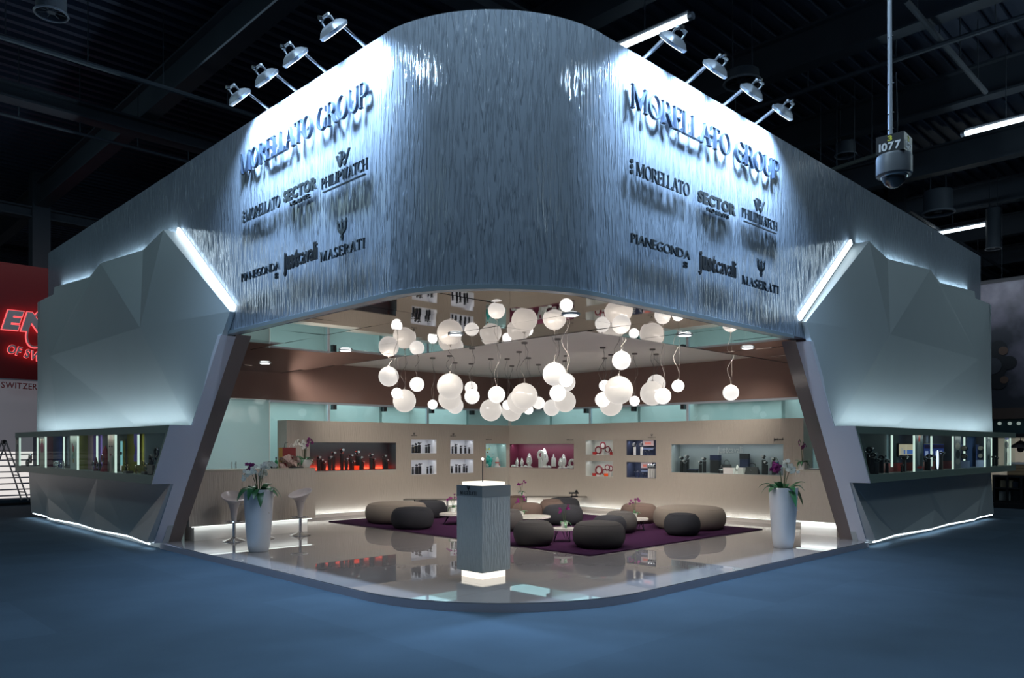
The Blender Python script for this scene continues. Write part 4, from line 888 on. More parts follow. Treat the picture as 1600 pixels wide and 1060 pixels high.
def orchid_plant(t, z0, sprays, nleaf, leafL, seed, spread=.05, fr=.032):
    rq = random.Random(seed); part = lambda nm: nm
    for k in range(nleaf):
        a = 2*PI*k/nleaf+rq.uniform(-.3, .3); leaf_mesh((spread*math.cos(a), spread*math.sin(a), z0), (math.cos(a), math.sin(a)), leafL*rq.uniform(.75, 1.1), leafL*.17, rq.uniform(.5, 1.5), rq.uniform(.5, 1.1)).build('leaf', M_leaf, t, smooth=True)
    for (dx, dy, h, nf, m) in sprays:
        p = [Vector((dx*.15, dy*.15, z0)), Vector((dx*.3, dy*.3, z0+h*.45)), Vector((dx*.55, dy*.55, z0+h*.85)), Vector((dx*.85, dy*.85, z0+h)), Vector((dx*1.15, dy*1.15, z0+h*.93)), Vector((dx*1.35, dy*1.35, z0+h*.80))]
        st = MB().tube(p, .005, 5).build('stem', M_leaf2, t)
        for j in range(nf):
            f = j/max(1, nf-1)*3; i = min(2, int(f)); q = p[2+i].lerp(p[3+i], f-i)
            off = Vector((rq.uniform(-1, 1)*fr*.9, rq.uniform(-1, 1)*fr*.9, rq.uniform(-1.2, .6)*fr*1.2))
            fw = Vector((rq.uniform(-.7, .7), -1, rq.uniform(-.4, .2)))
            mb = petal_flower(MB(), q+off, fw, fr*rq.uniform(.9, 1.25), rq)
            mb.sphere(fr*.16, q+off-fw.normalized()*-.006, 6, 4); mb.build('flower', m, t)
def planter(p, h, rt, rb, lab, sprays, seed, nleaf):
    t = thing('orchid_planter', lab, 'planter', p, 0, 'tall silver planters')
    prof = [(rb*.92, 0), (rb, .012)] + [(rb+(rt-rb)*(f**.62), .012+(h-.02)*f) for f in [i/12 for i in range(1, 13)]] + [(rt-.004, h), (rt-.022, h-.001), (rt-.03, h-.06), (.002, h-.06)]
    MB().lathe(prof, 40).build('pot', M_planter, t, smooth=True)
    MB().lathe([(rt-.032, h-.058), (rt*.5, h-.03), (.002, h-.028)], 24, False).build('soil', M_soil, t)
    MB().lathe([(.008, 0), (.014, .004), (.012, .012)], 10, c=(rt*.86, -rt*.42, h*.62)).build('water_gauge', M_wht, t)
    orchid_plant(t, h-.035, [(a, b, c, int(n*1.6)+1 if n > 1 else 1, m) for a, b, c, n, m in sprays], nleaf, .34, seed, .09, .037)
pl = gz(400, 863.5, FLZ); pr = gz(1228, 857.5, FLZ)
planter((pl.x, pl.y+.12, FLZ), .955, .225, .148, 'tall silver planter of white and purple orchids by the bar stools',
        [(-.16, -.04, .30, 5, M_petw), (-.05, -.10, .36, 6, M_petw), (.02, .04, .30, 6, M_petw), (.10, -.05, .44, 8, M_petw), (.17, .05, .46, 8, M_petw), (-.15, .06, .42, 4, M_petp), (-.10, .02, .40, 4, M_petp), (.05, .08, .34, 5, M_petw)], 4, 13)
planter((pr.x, pr.y+.12, FLZ), .955, .225, .148, 'tall silver planter of orchids in front of the far counter with one blue bud',
        [(-.14, -.03, .44, 6, M_petp), (-.09, .03, .38, 6, M_petp), (.03, -.06, .44, 6, M_petw), (.10, .02, .40, 6, M_petw), (.15, -.04, .34, 5, M_petw), (-.12, .05, .52, 1, mat('blue_petal', (.08, .35, .7), .5))], 9, 12)
pot0 = None
def small_orchid(p, lab, h=.10, seed=1, wide=False):
    t = thing('potted_orchid', lab, 'orchid', p, 0, 'small potted orchids')
    MB().lathe([(.040, 0), (.045, .004), (.062, h), (.055, h-.002), (.05, h-.02), (.002, h-.02)], 20).build('pot', M_potw, t, smooth=True)
    orchid_plant(t, h-.015, [(-.07, -.02, .24, 5, M_petp), (.06, -.01, .30, 4, M_petp)], 5, .13, seed, .02, .026)
small_orchid(tabs['t3']+Vector((.02, .02, .001)), 'small purple orchid in a white pot on the low table near the front', seed=1)
small_orchid(tabs['t2']+Vector((-.22, -.03, .001)), 'small purple orchid in a white pot on the middle low table', seed=2)
small_orchid(tabs['t4']+Vector((-.06, 0, .001)), 'small purple orchid on the table beside the very wide ottoman', seed=3)
small_orchid(tabs['t1']+Vector((-.14, .08, .001)), 'small purple orchid on the oval table next to the lit pedestal', seed=5)
b_, w_, h_ = bt2; small_orchid(Vector((gz(815, 777, RZ+h_).x, b_.y, RZ+h_+.001)), 'small purple orchid on the end of the long black tabletop', seed=6)

# ================================================================== lit pedestal
pc = gz(755, 902.5, FLZ); PH = .235
ped = thing('display_pedestal', 'square rain-textured pedestal with lit foot and lit top in front of the ottomans', 'pedestal', (pc.x, pc.y+.10, FLZ), ANG)
m = MB().box(-PH, PH, -PH, PH, .085, 1.0); m.uv = lambda v: (v.x+v.y*1.0, v.z); m.build('body', M_ped, ped)
MB().box(-PH-.003, PH+.003, -PH-.003, PH+.003, 1.001, 1.135).build('head_band', mat('pedestal_plain', (.42, .45, .45), .3), ped)
MB().box(-PH*.82, PH*.82, -PH*.82, PH*.82, .001, .084).build('lit_foot', emis('foot_light', (1, .93, .80), 1.6), ped)
MB().box(-PH*.80, PH*.80, -PH*.80, PH*.80, 1.136, 1.175).build('lit_top', emis('top_light_box', (1, .97, .88), 1.25), ped)
rod = MB().tube([(-.16, -.16, 1.176), (-.16, -.16, 1.45)], .006, 8).build('rod', M_steel, ped)
MB().sphere(.014, (-.16, -.16, 1.46), 10, 8).build('lamp', emis('rod_lamp', (.85, .95, 1), 12), rod)
for fc, X, Z in (('a', -AL, -AR),):
    O = Vector((pc.x, pc.y+.10, 0)) - AR*(PH+.004) + Vector((0, 0, FLZ))
    Mx = Matrix((X, Vector((0, 0, 1)), Z)).transposed().to_4x4(); Mx.translation = O
    holder = MB(); sgn = MB()
    w = .30; x = -.16; cap = .045
    tw = sum(glyph(c)[0]+.18 for c in 'MASERATI')-.18
    def put(mb, nm):
        q = MB(); q.v = [Mx @ v for v in mb.v]; q.f = mb.f; q.build(nm, M_steel2, ped, True)
    for c in 'MASERATI':
        gw, sh = glyph(c); put(prisms(sh, .30/tw, cap, .004, x, 1.02), 'letter'); x += (gw+.18)*.30/tw
    put(prisms(TRIDENT, .075, .085, .004, -.045, 1.08-.0), 'emblem') if False else put(prisms(TRIDENT, .06, .058, .004, -.04, 1.072), 'emblem')

# ================================================================== bar and far counter
def counter(name, lab, side, front, u0, u1, ytop, zb, over):
    z1 = ytop
    t = thing(name, lab, 'counter', P((u0+u1)/2, front+.3, FLZ) if side == 'L' else P(front+.3, (u0+u1)/2, FLZ))
    def B(mb, x0, x1, d0, d1, z0, z1): return mb.sbox(x0, x1, front+d0, front+d1, z0, z1) if side == 'L' else mb.sbox(front+d0, front+d1, x0, x1, z0, z1)
    k = 0 if side == 'L' else 1
    b = B(MB(), u0, u1, 0, .60, zb, z1-.03); 
    b.uv = (lambda v: ((ab(MW[t] @ v)[k]+ab(MW[t] @ v)[1-k])*1.0, v.z))
    uvf = b.uv; b.uv = None; o = b.build('body', M_beige, t, True)
    ul = o.data.uv_layers.new(name='UVMap')
    for lp in o.data.loops:
        v = MW[t] @ o.data.vertices[lp.vertex_index].co; ul.data[lp.index].uv = (ab(v)[k]+ab(v)[1-k], v.z)
    B(MB(), u0-.005, u1+.005, -.01, .61, z1-.03, z1).build('worktop', mat('worktop_beige', (.50, .46, .38), .2), t, True)
    B(MB(), u0+.12, u1-.12, over, .5, FLZ+.001, zb).build('plinth', M_white, t, True)
    B(MB(), u0+.06, u1-.06, .03, .05, zb-.02, zb-.001).build('light_strip', M_ledw, t, True)
    ctr = P((u0+u1)/2, front+.04, zb-.03) if side == 'L' else P(front+.04, (u0+u1)/2, zb-.03)
    inw = AL if side == 'L' else AR
    area('plinth_light', ctr, Vector((0, 0, -1))+inw*.7, u1-u0-.1, .02, 1.9*K_LED, (.85, .96, 1), PI, AR if side == 'L' else AL)
    return t
toeL = ab(gz(440, 834.4, FLZ))[1]; frL = toeL-.09
zbL = ab(ga(400, 816.3, frL))[2]; ztL = ab(ga(480, 731.5, frL))[2]; uL1 = ab(ga(493, 750, frL))[0]
bar = counter('bar_counter', 'beige rain-textured bar counter behind the stools with glowing plinth', 'L', frL, .37, uL1, ztL, zbL, .09)
toeR = ab(gz(1280, 837.7, FLZ))[0]; frR = toeR-.09
zbR = ab(gb(1280, 816, frR))[2]; ztR = ab(gb(1270, 735, frR))[2]; uR1 = ab(gb(1238, 750, frR))[1]
ctr = counter('service_counter', 'beige counter with glowing plinth behind the planter with the blue bud', 'R', frR, .37, uR1, ztR, zbR, .09)
# bar stools
def stool_proto(p, lab):
    t = thing('bar_stool', lab, 'stool', p, 0, 'chrome bar stools')
    MB().lathe([(.19, 0), (.19, .008), (.16, .022), (.07, .045), (.032, .075), (.030, .09)], 32).build('base', M_chrome, t, smooth=True)
    MB().lathe([(.028, .085), (.028, .44)], 16).build('column', M_chrome, t, smooth=True)
    f = MB().torus(.15, .010, (0, -.02, .335), 'z', 24, 6); f.tube([(-.03, 0, .335), (-.14, -.05, .335)], .008, 6).tube([(.03, 0, .335), (.14, -.05, .335)], .008, 6); f.build('footrest', M_chrome, t, smooth=True)
    prof = [(.040, .32), (.046, .42), (.062, .54), (.10, .63), (.16, .69), (.205, .735), (.212, .75), (.20, .752), (.15, .70), (.08, .675), (.002, .67)]
    s = MB().lathe(prof, 32)
    for v in s.v:
        if v.z > .6: v.z += (v.z-.6)*.55*(v.y/.2)*.9+.02
    s.build('seat', mat('stool_shell', (.52, .48, .49), .3), t, smooth=True)
    MB().tube([(.04, -.02, .60), (.16, -.10, .63)], .006, 6).build('lever', M_chrome, t)
    return t
sp = [gz(469, 837, FLZ), gz(365.5, 846, FLZ), gz(412, 842, FLZ)]
sp = [v-AL*(max(0, ab(v)[1]-(frL-.225))) for v in sp]
st0 = stool_proto(sp[0], 'pale plastic bar stool at the open end of the bar')
st0.rotation_euler.z = -.5
dup(st0, sp[1], .5, 'pale plastic bar stool beside the slanted brown wall end', 'chrome bar stools'); dup(st0, sp[2], .1, 'pale plastic bar stool hidden behind the silver planter', 'chrome bar stools')
# things on the bar
def on(side, x, d): # point on a counter top at pixel column x, d metres behind the front
    f = (frL if side == 'L' else frR)+d; z = ztL if side == 'L' else ztR
    v = ga(x, 720, f) if side == 'L' else gb(x, 720, f); return Vector((v.x, v.y, z+.001))
p = on('L', 450, .34)
t = thing('gift_bag', 'red and gold paper gift bag standing on the bar', 'gift bag', p, ANG*.45)
M_bagr, M_bagg = mat('bag_red', (.30, .045, .045), .45), mat('bag_gold', (.42, .25, .06), .4)
MB().hexa([(-.10, -.06, 0), (.14, -.06, 0), (.14, .06, 0), (-.10, .06, 0), (-.10, -.05, .38), (.14, -.05, .38), (.14, .05, .38), (-.10, .05, .38)]).build('body', M_bagr, t)
MB().hexa([(-.172, -.061, 0), (-.101, -.061, 0), (-.101, .061, 0), (-.172, .061, 0), (-.172, -.051, .38), (-.101, -.051, .38), (-.101, .051, .38), (-.172, .051, .38)]).build('side_band', M_bagg, t)
MB().tube([(-.07, -.04, .38), (-.06, -.04, .46), (.0, -.045, .48)], .005, 6).build('handle', M_black, t); MB().tube([(.02, .04, .38), (.06, .03, .46), (.11, .04, .38)], .005, 6).build('handle', M_wht, t)
rq = random.Random(5); cr = MB()   # crumpled pale wrapping paper in front of the bag
n1, n2 = 9, 6; vs = []
for i in range(n1):
    for j in range(n2): vs.append(Vector((-.16+.32*i/(n1-1), -.10-.05*math.sin(j*1.3+i)+rq.uniform(-.02, .02), .26*j/(n2-1)*(1-.5*abs(i/(n1-1)-.55)))))
vs2 = [v+Vector((0, .01, 0)) for v in vs]
idx = lambda i, j: i*n2+j
fs = [(idx(i, j), idx(i+1, j), idx(i+1, j+1), idx(i, j+1)) for i in range(n1-1) for j in range(n2-1)]
cr.add(vs+vs2, fs+[tuple(k+len(vs) for k in f[::-1]) for f in fs]); o = cr.build('wrapping_paper', mat('pale_wrap', (.50, .36, .32), .6, noise=.3, nscale=30)); o.matrix_world = MW[t]; tag(o, 'crumpled pale wrapping paper against the gift bag on the bar', 'paper')
p = on('L', 431.5, .28); t = thing('bottle', 'small green glass bottle on the bar left of the gift bag'.replace(' left of', ' beside'), 'bottle', p)
MB().lathe([(.030, 0), (.032, .01), (.032, .10), (.026, .125), (.012, .15), (.012, .175)], 16).build('body', mat('green_glass', (.02, .28, .08), .1, coat=.5), t, smooth=True)
MB().lathe([(.014, .171), (.014, .20)], 12).build('cap', M_black, t); MB().lathe([(.0325, .03), (.0325, .08)], 16, False).build('label', mat('bottle_label', (.10, .45, .16), .5), t)
p = on('L', 428, .16); t = thing('ashtray', 'low dark dish on the bar in front of the green bottle', 'dish', p)
MB().lathe([(.05, 0), (.075, .03), (.07, .032), (.05, .012), (.002, .01)], 20).build('bowl', M_black, t); MB().torus(.072, .004, (0, 0, .032), 'z', 20, 5).build('rim', M_steel, t)
p = on('L', 463, .14); t = thing('document_tray', 'flat dark folder on the bar between gift bag and orchid bowl', 'folder', p, ANG)
MB().box(-.11, .11, -.08, .08, 0, .012).build('cover', M_black, t); MB().box(-.105, .107, -.075, .075, .0125, .02).build('sheet', M_steel2, t)
p = on('L', 476, .30); t = thing('orchid_bowl', 'white oval bowl of white and purple orchids at the bar end', 'orchid', p, ANG)
bw = MB().lathe([(.07, 0), (.08, .004), (.135, .09), (.150, .15), (.142, .15), (.12, .12), (.002, .12)], 28)
for v in bw.v: v.x *= 1.15; v.y *= .8
bw.build('bowl', M_potw, t, smooth=True); MB().lathe([(.125, .135), (.06, .145), (.002, .148)], 18, False).build('soil', M_soil, t)
orchid_plant(t, .14, [(-.16, 0, .38, 7, M_petw), (-.06, -.03, .32, 6, M_petw), (.03, .02, .30, 6, M_petw), (.05, -.02, .38, 4, M_petp), (.14, .0, .42, 5, M_petp), (.0, .04, .36, 5, M_petw)], 9, .20, 12, .04, .032)
p = on('R', 1254, .22); t = thing('potted_orchid', 'magenta orchid in a square white pot on the far counter', 'orchid', p, ANG, 'small potted orchids')
MB().hexa([(-.05, -.05, 0), (.05, -.05, 0), (.05, .05, 0), (-.05, .05, 0), (-.065, -.065, .13), (.065, -.065, .13), (.065, .065, .13), (-.065, .065, .13)]).build('pot', M_potw, t)
orchid_plant(t, .13, [(-.13, 0, .42, 6, M_petp), (-.03, -.02, .34, 5, M_petp), (.09, .02, .38, 5, M_petp)], 7, .17, 21, .02, .028)
p = on('R', 1278, .25); t = thing('document_tray', 'flat grey folder on the far counter', 'folder', p, ANG)
MB().box(-.16, .16, -.10, .10, 0, .015).build('cover', M_steel2, t); MB().box(-.15, .15, -.09, .09, .0155, .022).build('sheet', M_wht, t)
# ================================================================== goods in the niches
M_holder = mat('holder_black', (.02, .022, .028), .4); M_holderw = mat('holder_white', (.78, .77, .76), .4); M_dial = mat('watch_dial', (.72, .75, .80), .15, .7)
M_gold = mat('gilt', (.55, .40, .16), .25, .9); M_redm = mat('red_lacquer', (.55, .03, .03), .35); M_hoop = mat('hoop_wine', (.22, .02, .035), .35); M_silver = mat('silver', (.78, .78, .80), .18, 1.0); M_turq = mat('turquoise', (.04, .50, .44), .4)
M_navy = mat('navy_leather', (.02, .03, .08), .45)
RZL, RZR = ANG, ANG-PI/2
def shelf(side, key, x, d=.12):
    u0, u1, z0, z1 = (NL if side == 'L' else NR)[key]
    v = ga(x, 715, DW+d) if side == 'L' else gb(x, 715, DW+d)
    b, a, _ = ab(v); u = min(max(b if side == 'L' else a, u0+.06), u1-.06); return dp(side, u, d, z0+.0085)
PX = 21.0/FPX
GP_ = {}
def watch_holder(p, rz, h, lab, m, group, cat='watch display'):
    """block with a cuff on top and a wrist watch round it"""
    k = ('wh', m.name); w = .055
    if k not in GP_:
        t = thing('watch_holder', lab, cat, p, rz, group)
        a = MB().box(-w*.8, w*.8, -w*.7, w*.7, 0, .55).build('block', m, t)
        b = MB().torus(.05, .028, (0, 0, .66), 'x', 14, 6).build('cuff', m, t, smooth=True)
        c = MB().torus(.082, .010, (0, 0, .66), 'x', 14, 5, 2.2).build('strap', M_silver, t, smooth=True)
        d = MB().tube([(0, -.085, .70), (0, -.105, .705)], .045, 12).build('watch_face', M_dial, t)
        GP_[k] = t; r = t
    else: r = dup(GP_[k], p, rz, lab, group)
    r.matrix_world = Matrix.Translation(p) @ Matrix.Rotation(rz, 4, 'Z') @ Matrix.Diagonal((min(.72, h*2.2), min(.72, h*2.2), h/.77, 1)); MW[r] = r.matrix_world.copy()
    return r
def bust(p, rz, h, lab, m=None):
    k = 'bust'
    if k not in GP_:
        t = thing('jewel_bust', lab, 'jewellery bust', p, rz, 'white jewellery busts in the plum niche')
        b = MB().lathe([(.30, 0), (.30, .03), (.16, .08), (.12, .16), (.26, .34), (.24, .55), (.14, .80), (.06, .95), (.002, 1.0)], 18)
        for v in b.v: v.y *= .45
        b.build('torso', M_holderw, t, smooth=True)
        n = MB().torus(.17, .018, (0, -.07, .58), 'y', 16, 5); n.sphere(.04, (0, -.12, .40), 8, 6); n.build('necklace', M_silver, t, smooth=True); GP_[k] = t; r = t
    else: r = dup(GP_[k], p, rz, lab, 'white jewellery busts in the plum niche')
    r.matrix_world = Matrix.Translation(p) @ Matrix.Rotation(rz, 4, 'Z') @ Matrix.Scale(h, 4); return r
def fingers(p, rz, h, lab):
    t = thing('ring_holder', lab, 'ring holder', p, rz)
    for x, f in ((-.05, .75), (0, 1), (.055, .70)): MB().lathe([(.026, 0), (.026, h*f*.7), (.012, h*f*.95), (.002, h*f)], 10, c=(x, 0, .042)).build('finger', M_holderw, t, smooth=True)
    MB().box(-.10, .10, -.05, .05, 0, .04).build('block', M_np, t)
def hoop(p, rz, R, z, lab, m=None):
    t = thing('hoop_display', lab, 'hoop display', p, rz, 'wine red hoop displays')
    MB().torus(R, R*.22, (0, 0, z), 'y', 22, 6).build('hoop', M_hoop, t, smooth=True); MB().tube([(0, -.012, z), (0, .012, z)], R*.72, 18).build('disc', M_holderw, t)
    if z-R*1.2 > .01: MB().box(-.02, .02, -.02, .02, 0, z-R*1.1).build('post', M_holderw, t)
    else: MB().box(-.035, .035, -.03, .03, 0, .02).build('foot', M_holderw, t)
def plate(p, rz, R, lab):
    t = thing('gilt_plate', lab, 'plate', p, rz, 'round gilt plates')
    MB().torus(R, R*.13, (0, .06, R*1.13), 'y', 24, 6).build('rim', M_gold, t, smooth=True); MB().tube([(0, .055, R*1.13), (0, .068, R*1.13)], R*.95, 24).build('disc', mat('plate_grey', (.25, .24, .24), .3), t); MB().box(-.05, .05, .03, .09, 0, .02).build('foot', M_holder, t)
def boxy(p, rz, w, d, h, lab, m, m2, name='gift_box', cat='box'):
    t = thing(name, lab, cat, p, rz); MB().box(-w/2, w/2, -d/2, d/2, 0, h*.72).build('body', m, t); MB().box(-w/2-.003, w/2+.003, -d/2-.003, d/2+.003, h*.72+.001, h).build('lid', m2, t)
def bag(p, rz, w, h, lab, m):
    t = thing('handbag', lab, 'handbag', p, rz); MB().hexa([(-w/2, -.05, 0), (w/2, -.05, 0), (w/2, .05, 0), (-w/2, .05, 0), (-w*.42, -.02, h), (w*.42, -.02, h), (w*.42, .02, h), (-w*.42, .02, h)]).build('body', m, t, bevel=.008)
    MB().tube([(-w*.25, 0, h), (-w*.22, 0, h*1.35), (0, 0, h*1.5), (w*.22, 0, h*1.35), (w*.25, 0, h)], .007, 6).build('handle', m, t); MB().box(-.02, .02, -.056, -.05, h*.45, h*.6).build('clasp', M_silver, t)
def rows(side, key, lst, what, m, group, where):
    n = len(lst)
    for i, (x, hp, d) in enumerate(lst):
        lab = '%s, %s from the bar end %s' % (what, ORD[i], where) if side == 'L' else '%s, %s from the back corner %s' % (what, ORD[i], where)
        watch_holder(shelf(side, key, x, d), RZL if side == 'L' else RZR, hp*PX, lab, m, group)
rows('L', 'red', [(497.7, 20, .10), (502.5, 16, .16), (507, 13, .09), (515, 20, .12), (521, 26, .18), (534, 30, .2), (541, 17, .1), (548, 22, .18), (552.5, 13, .09), (558, 27, .18), (563, 19, .1), (567, 12, .16), (579.5, 23, .14), (584, 16, .2), (600, 21, .16), (604.5, 14, .1)],
     'black watch holder in the red-lit niche', M_holder, 'black watch holders in the red niche', 'of it')
def cubes(p, rz, s, lab, m): boxy(p, rz, s, s, s, lab, m, m)
cubes(shelf('L', 'red', 556.5, .06), RZL, .10, 'bright red cube among the black watch holders', emis('red_cube_glow', (1, .06, .02), .9))  # cube with its own red emission
for key, w, lst, px in (('a1', 'in the upper white niche nearer the bar', [(645, 9), (650, 11), (655, 12), (666, 9), (670, 10)], 652.5), ('a2', 'in the lower white niche nearer the bar', [(645, 8), (651, 11), (656, 12), (668, 8), (673, 9)], 655.5),
                    ('b1', 'in the upper white niche nearer the corner', [(707, 8), (712, 11), (720, 9), (727, 9), (733, 7)], 713), ('b2', 'in the lower white niche nearer the corner', [(706, 8), (713, 10), (718, 9), (725, 10), (729, 8)], 713)):
    rows('L', key, [(x, h*1.4, .10+.06*(i % 2)) for i, (x, h) in enumerate(lst)], 'dark watch stand', M_holder, 'dark watch stands in the white niches', w)
    if key[0] == 'a': plate(shelf('L', key, px, .20), RZL, .085, 'round gilt-rimmed plate behind the watch stands '+w)
t = thing('charm_bundle', 'turquoise knotted charm bundle in the pale teal niche', 'charm', shelf('L', 'teal', 764, .12), RZL)
for i, (x, z, r, m) in enumerate(((0, .09, .085, M_turq), (.06, .19, .075, M_turq), (-.06, .20, .07, M_turq), (.0, .27, .05, M_turq), (-.07, .05, .05, M_holderw), (.09, .05, .05, M_holderw))):
    MB().sphere(r, (x, .02*(i % 2), z), 14, 10).build('bead', m, t, smooth=True)
t = thing('figurine', 'small red and white jewel stand in the pale teal niche', 'jewel stand', shelf('L', 'teal', 777, .12), RZL)
MB().lathe([(.09, 0), (.05, .05), (.035, .13), (.05, .20), (.02, .27), (.002, .28)], 14).build('cone', M_holderw, t, smooth=True); MB().torus(.05, .018, (0, 0, .12), 'z', 14, 6).build('ring', M_redm, t, smooth=True); MB().sphere(.035, (.07, 0, .05), 10, 8).build('bead', M_redm, t, smooth=True)
rr_ = random.Random(8); u0, u1, z0, z1 = NL['teal']
t = thing('dot_print', 'pale teal back print with coloured dots in the niche by the corner', 'print', dp('L', (u0+u1)/2, ND-.01, (z0+z1)/2), RZL)
for i in range(16):
    r = rr_.uniform(.012, .035); x, z = rr_.uniform(-.22, .24), rr_.uniform(-.10, .28)
    MB().tube([(x, -.003, z), (x, .004, z)], r, 12).build('dot', [M_turq, mat('dot_lime', (.55, .62, .20), .5), mat('dot_sky', (.30, .60, .62), .5), M_gold][i % 4], t)
for i, (x, hp, d) in enumerate(((808, 15, .15), (815.5, 15, .15), (827, 23, .12), (850.5, 31, .18), (875.5, 16, .12), (880.5, 22, .16))):
    bust(shelf('R', 'plum', x, d), RZR, hp*PX, 'white jewellery bust in the plum niche, %s from the back corner' % ORD[i])
fingers(shelf('R', 'plum', 865, .16), RZR, .34, 'white three-finger ring holder in the plum niche')
for i, (x, r) in enumerate(((845, .10), (894, .09))):
    t = thing('disc_display', 'white disc jewellery display in the plum niche, %s from the back corner' % ORD[i], 'jewellery display', shelf('R', 'plum', x, .10), RZR); MB().torus(r, r*.42, (0, 0, r*1.45+(.2 if not i else 0)), 'y', 20, 8, .6).build('disc', M_holderw, t, smooth=True); MB().box(-.05, .05, -.04, .04, 0, .25 if not i else .03).build('foot', M_holderw, t)
for i, x in enumerate((800.5, 804, 821, 858, 888)):
    t = thing('jewel_tray', 'low white jewel cushion in the plum niche, %s from the back corner' % ORD[i], 'jewel cushion', shelf('R', 'plum', x, .07), RZR); c = MB().sphere(.06, (0, 0, .035), 12, 8)
    for v in c.v: v.z = max(0, v.z*.6)
    c.build('cushion', M_holderw, t, smooth=True); MB().torus(.025, .008, (0, -.01, .062), 'z', 12, 5).build('ring', M_silver, t)
for i, (key, x, y, r) in enumerate((('h1', 935, 705, 5.2), ('h1', 942, 696.8, 4.6), ('h1', 949.5, 702.5, 4), ('h1', 952, 707, 3.8), ('h2', 936, 735, 6), ('h2', 944.8, 738, 4), ('h2', 949, 731, 3.8), ('h2', 954, 732.5, 3.8))):
    p = shelf('R', key, x, .10+.05*(i % 2)); z = gb(x, y, DW+.12).z-p.z
    hoop(p, RZR, r*PX, max(z, r*PX*1.25), 'wine red hoop with white disc in the %s cream niche, %s from the corner' % ('upper' if key == 'h1' else 'lower', ORD[i % 4]))
for key, x, m, lab in (('h1', 929, M_redm, 'red cube at the corner side of the upper cream niche'), ('h1', 956, M_redm, 'red cube at the outer end of the upper cream niche'), ('h2', 928.5, M_redm, 'small red cube at the corner side of the lower cream niche'), ('h2', 947, emis('orange_cube', (1, .12, .03), .55), 'glowing orange cube under the hoops in the lower cream niche')):
    cubes(shelf('R', key, x, .06), RZR, .07, lab, m)
for key, w, ws, lows in (('k1', 'upper', [(991.5, 11), (1002.5, 11)], [(1009, 6), (1015, 7), (1021.5, 9), (987, 6)]), ('k2', 'lower', [(1014.5, 13), (1018.5, 13), (1022.5, 13)], [(993, 8), (998, 9), (1005, 6), (1009, 5)])):
    for i, (x, hp) in enumerate(ws):
        t = thing('watch_column', 'white column with a watch in the %s navy niche, %s from the corner' % (w, ORD[i]), 'watch display', shelf('R', key, x, .10), RZR, 'white watch columns in the navy niches')
        h = hp*PX; MB().lathe([(.034, 0), (.034, h)], 14).build('column', M_holderw, t, smooth=True); MB().torus(.045, .014, (0, 0, h+.05), 'x', 14, 6, 1.5).build('strap', M_holder, t, smooth=True); MB().tube([(0, -.05, h+.06), (0, -.066, h+.06)], .034, 12).build('watch_face', M_dial, t)
    rows('R', key, [(x, h, .18) for x, h in lows], 'dark watch stand in the %s navy niche' % w, M_navy, 'dark watch stands in the navy niches', 'of it')
    p = shelf('R', key, 1013 if key == 'k1' else 1010, .28); t = thing('car_print', 'grey and red striped back print in the %s navy niche' % w, 'print', p, RZR)
    MB().box(-.16, .16, 0, .01, .22, .36).build('board', mat('print_grey', (.30, .22, .22), .5), t); MB().box(-.10, .08, -.004, -.001, .25, .31).build('stripe', mat('print_red', (.40, .09, .06), .5), t); MB().box(-.16, .16, 0, .01, .12, .17).build('lower_bar', mat('print_steel', (.12, .15, .24), .4), t)
rows('R', 'silver', [(1065.5, 22, .14), (1070, 17, .08), (1074, 24, .18), (1094.5, 16, .12), (1100.5, 21, .16), (1193.5, 25, .14), (1197, 17, .09), (1209, 22, .14)], 'black watch holder in the long grey niche', M_holder, 'black watch holders in the grey niche', 'of it')
boxy(shelf('R', 'silver', 1083, .10), RZR, .22, .10, .08, 'low black tray box in the long grey niche', M_holder, M_navy)
boxy(shelf('R', 'silver', 1118, .18), RZR, .22, .10, .40, 'black box tower in the long grey niche', M_holder, M_navy)
boxy(shelf('R', 'silver', 1163.6, .20), RZR, .20, .08, .44, 'tall navy box standing in the long grey niche', M_navy, M_holder)
bag(shelf('R', 'silver', 1135.5, .16), RZR, .26, .20, 'black handbag with handle in the long grey niche', M_holder)
bag(shelf('R', 'silver', 1175.5, .10), RZR, .32, .16, 'flat black clutch bag in the long grey niche', M_holder)
boxy(shelf('R', 'silver', 1139.5, .06), RZR, .24, .10, .13, 'pale block under the handbag in the long grey niche', M_holderw, M_holderw)
boxy(shelf('R', 'silver', 1159, .07), RZR, .12, .10, .14, 'small pale block before the tall navy box', M_holderw, M_holderw)
for i, x in enumerate((1127, 1152)):
    t = thing('jewel_bust', 'silver necklace cone in the long grey niche, %s from the corner' % ORD[i], 'jewellery bust', shelf('R', 'silver', x, .09), RZR); c = MB().lathe([(.06, 0), (.05, .06), (.02, .17), (.002, .20)], 12); c.build('cone', M_holder if not i else M_holderw, t, smooth=True); MB().torus(.045, .012, (0, 0, .08), 'z', 14, 5).build('necklace', M_silver, t, smooth=True)
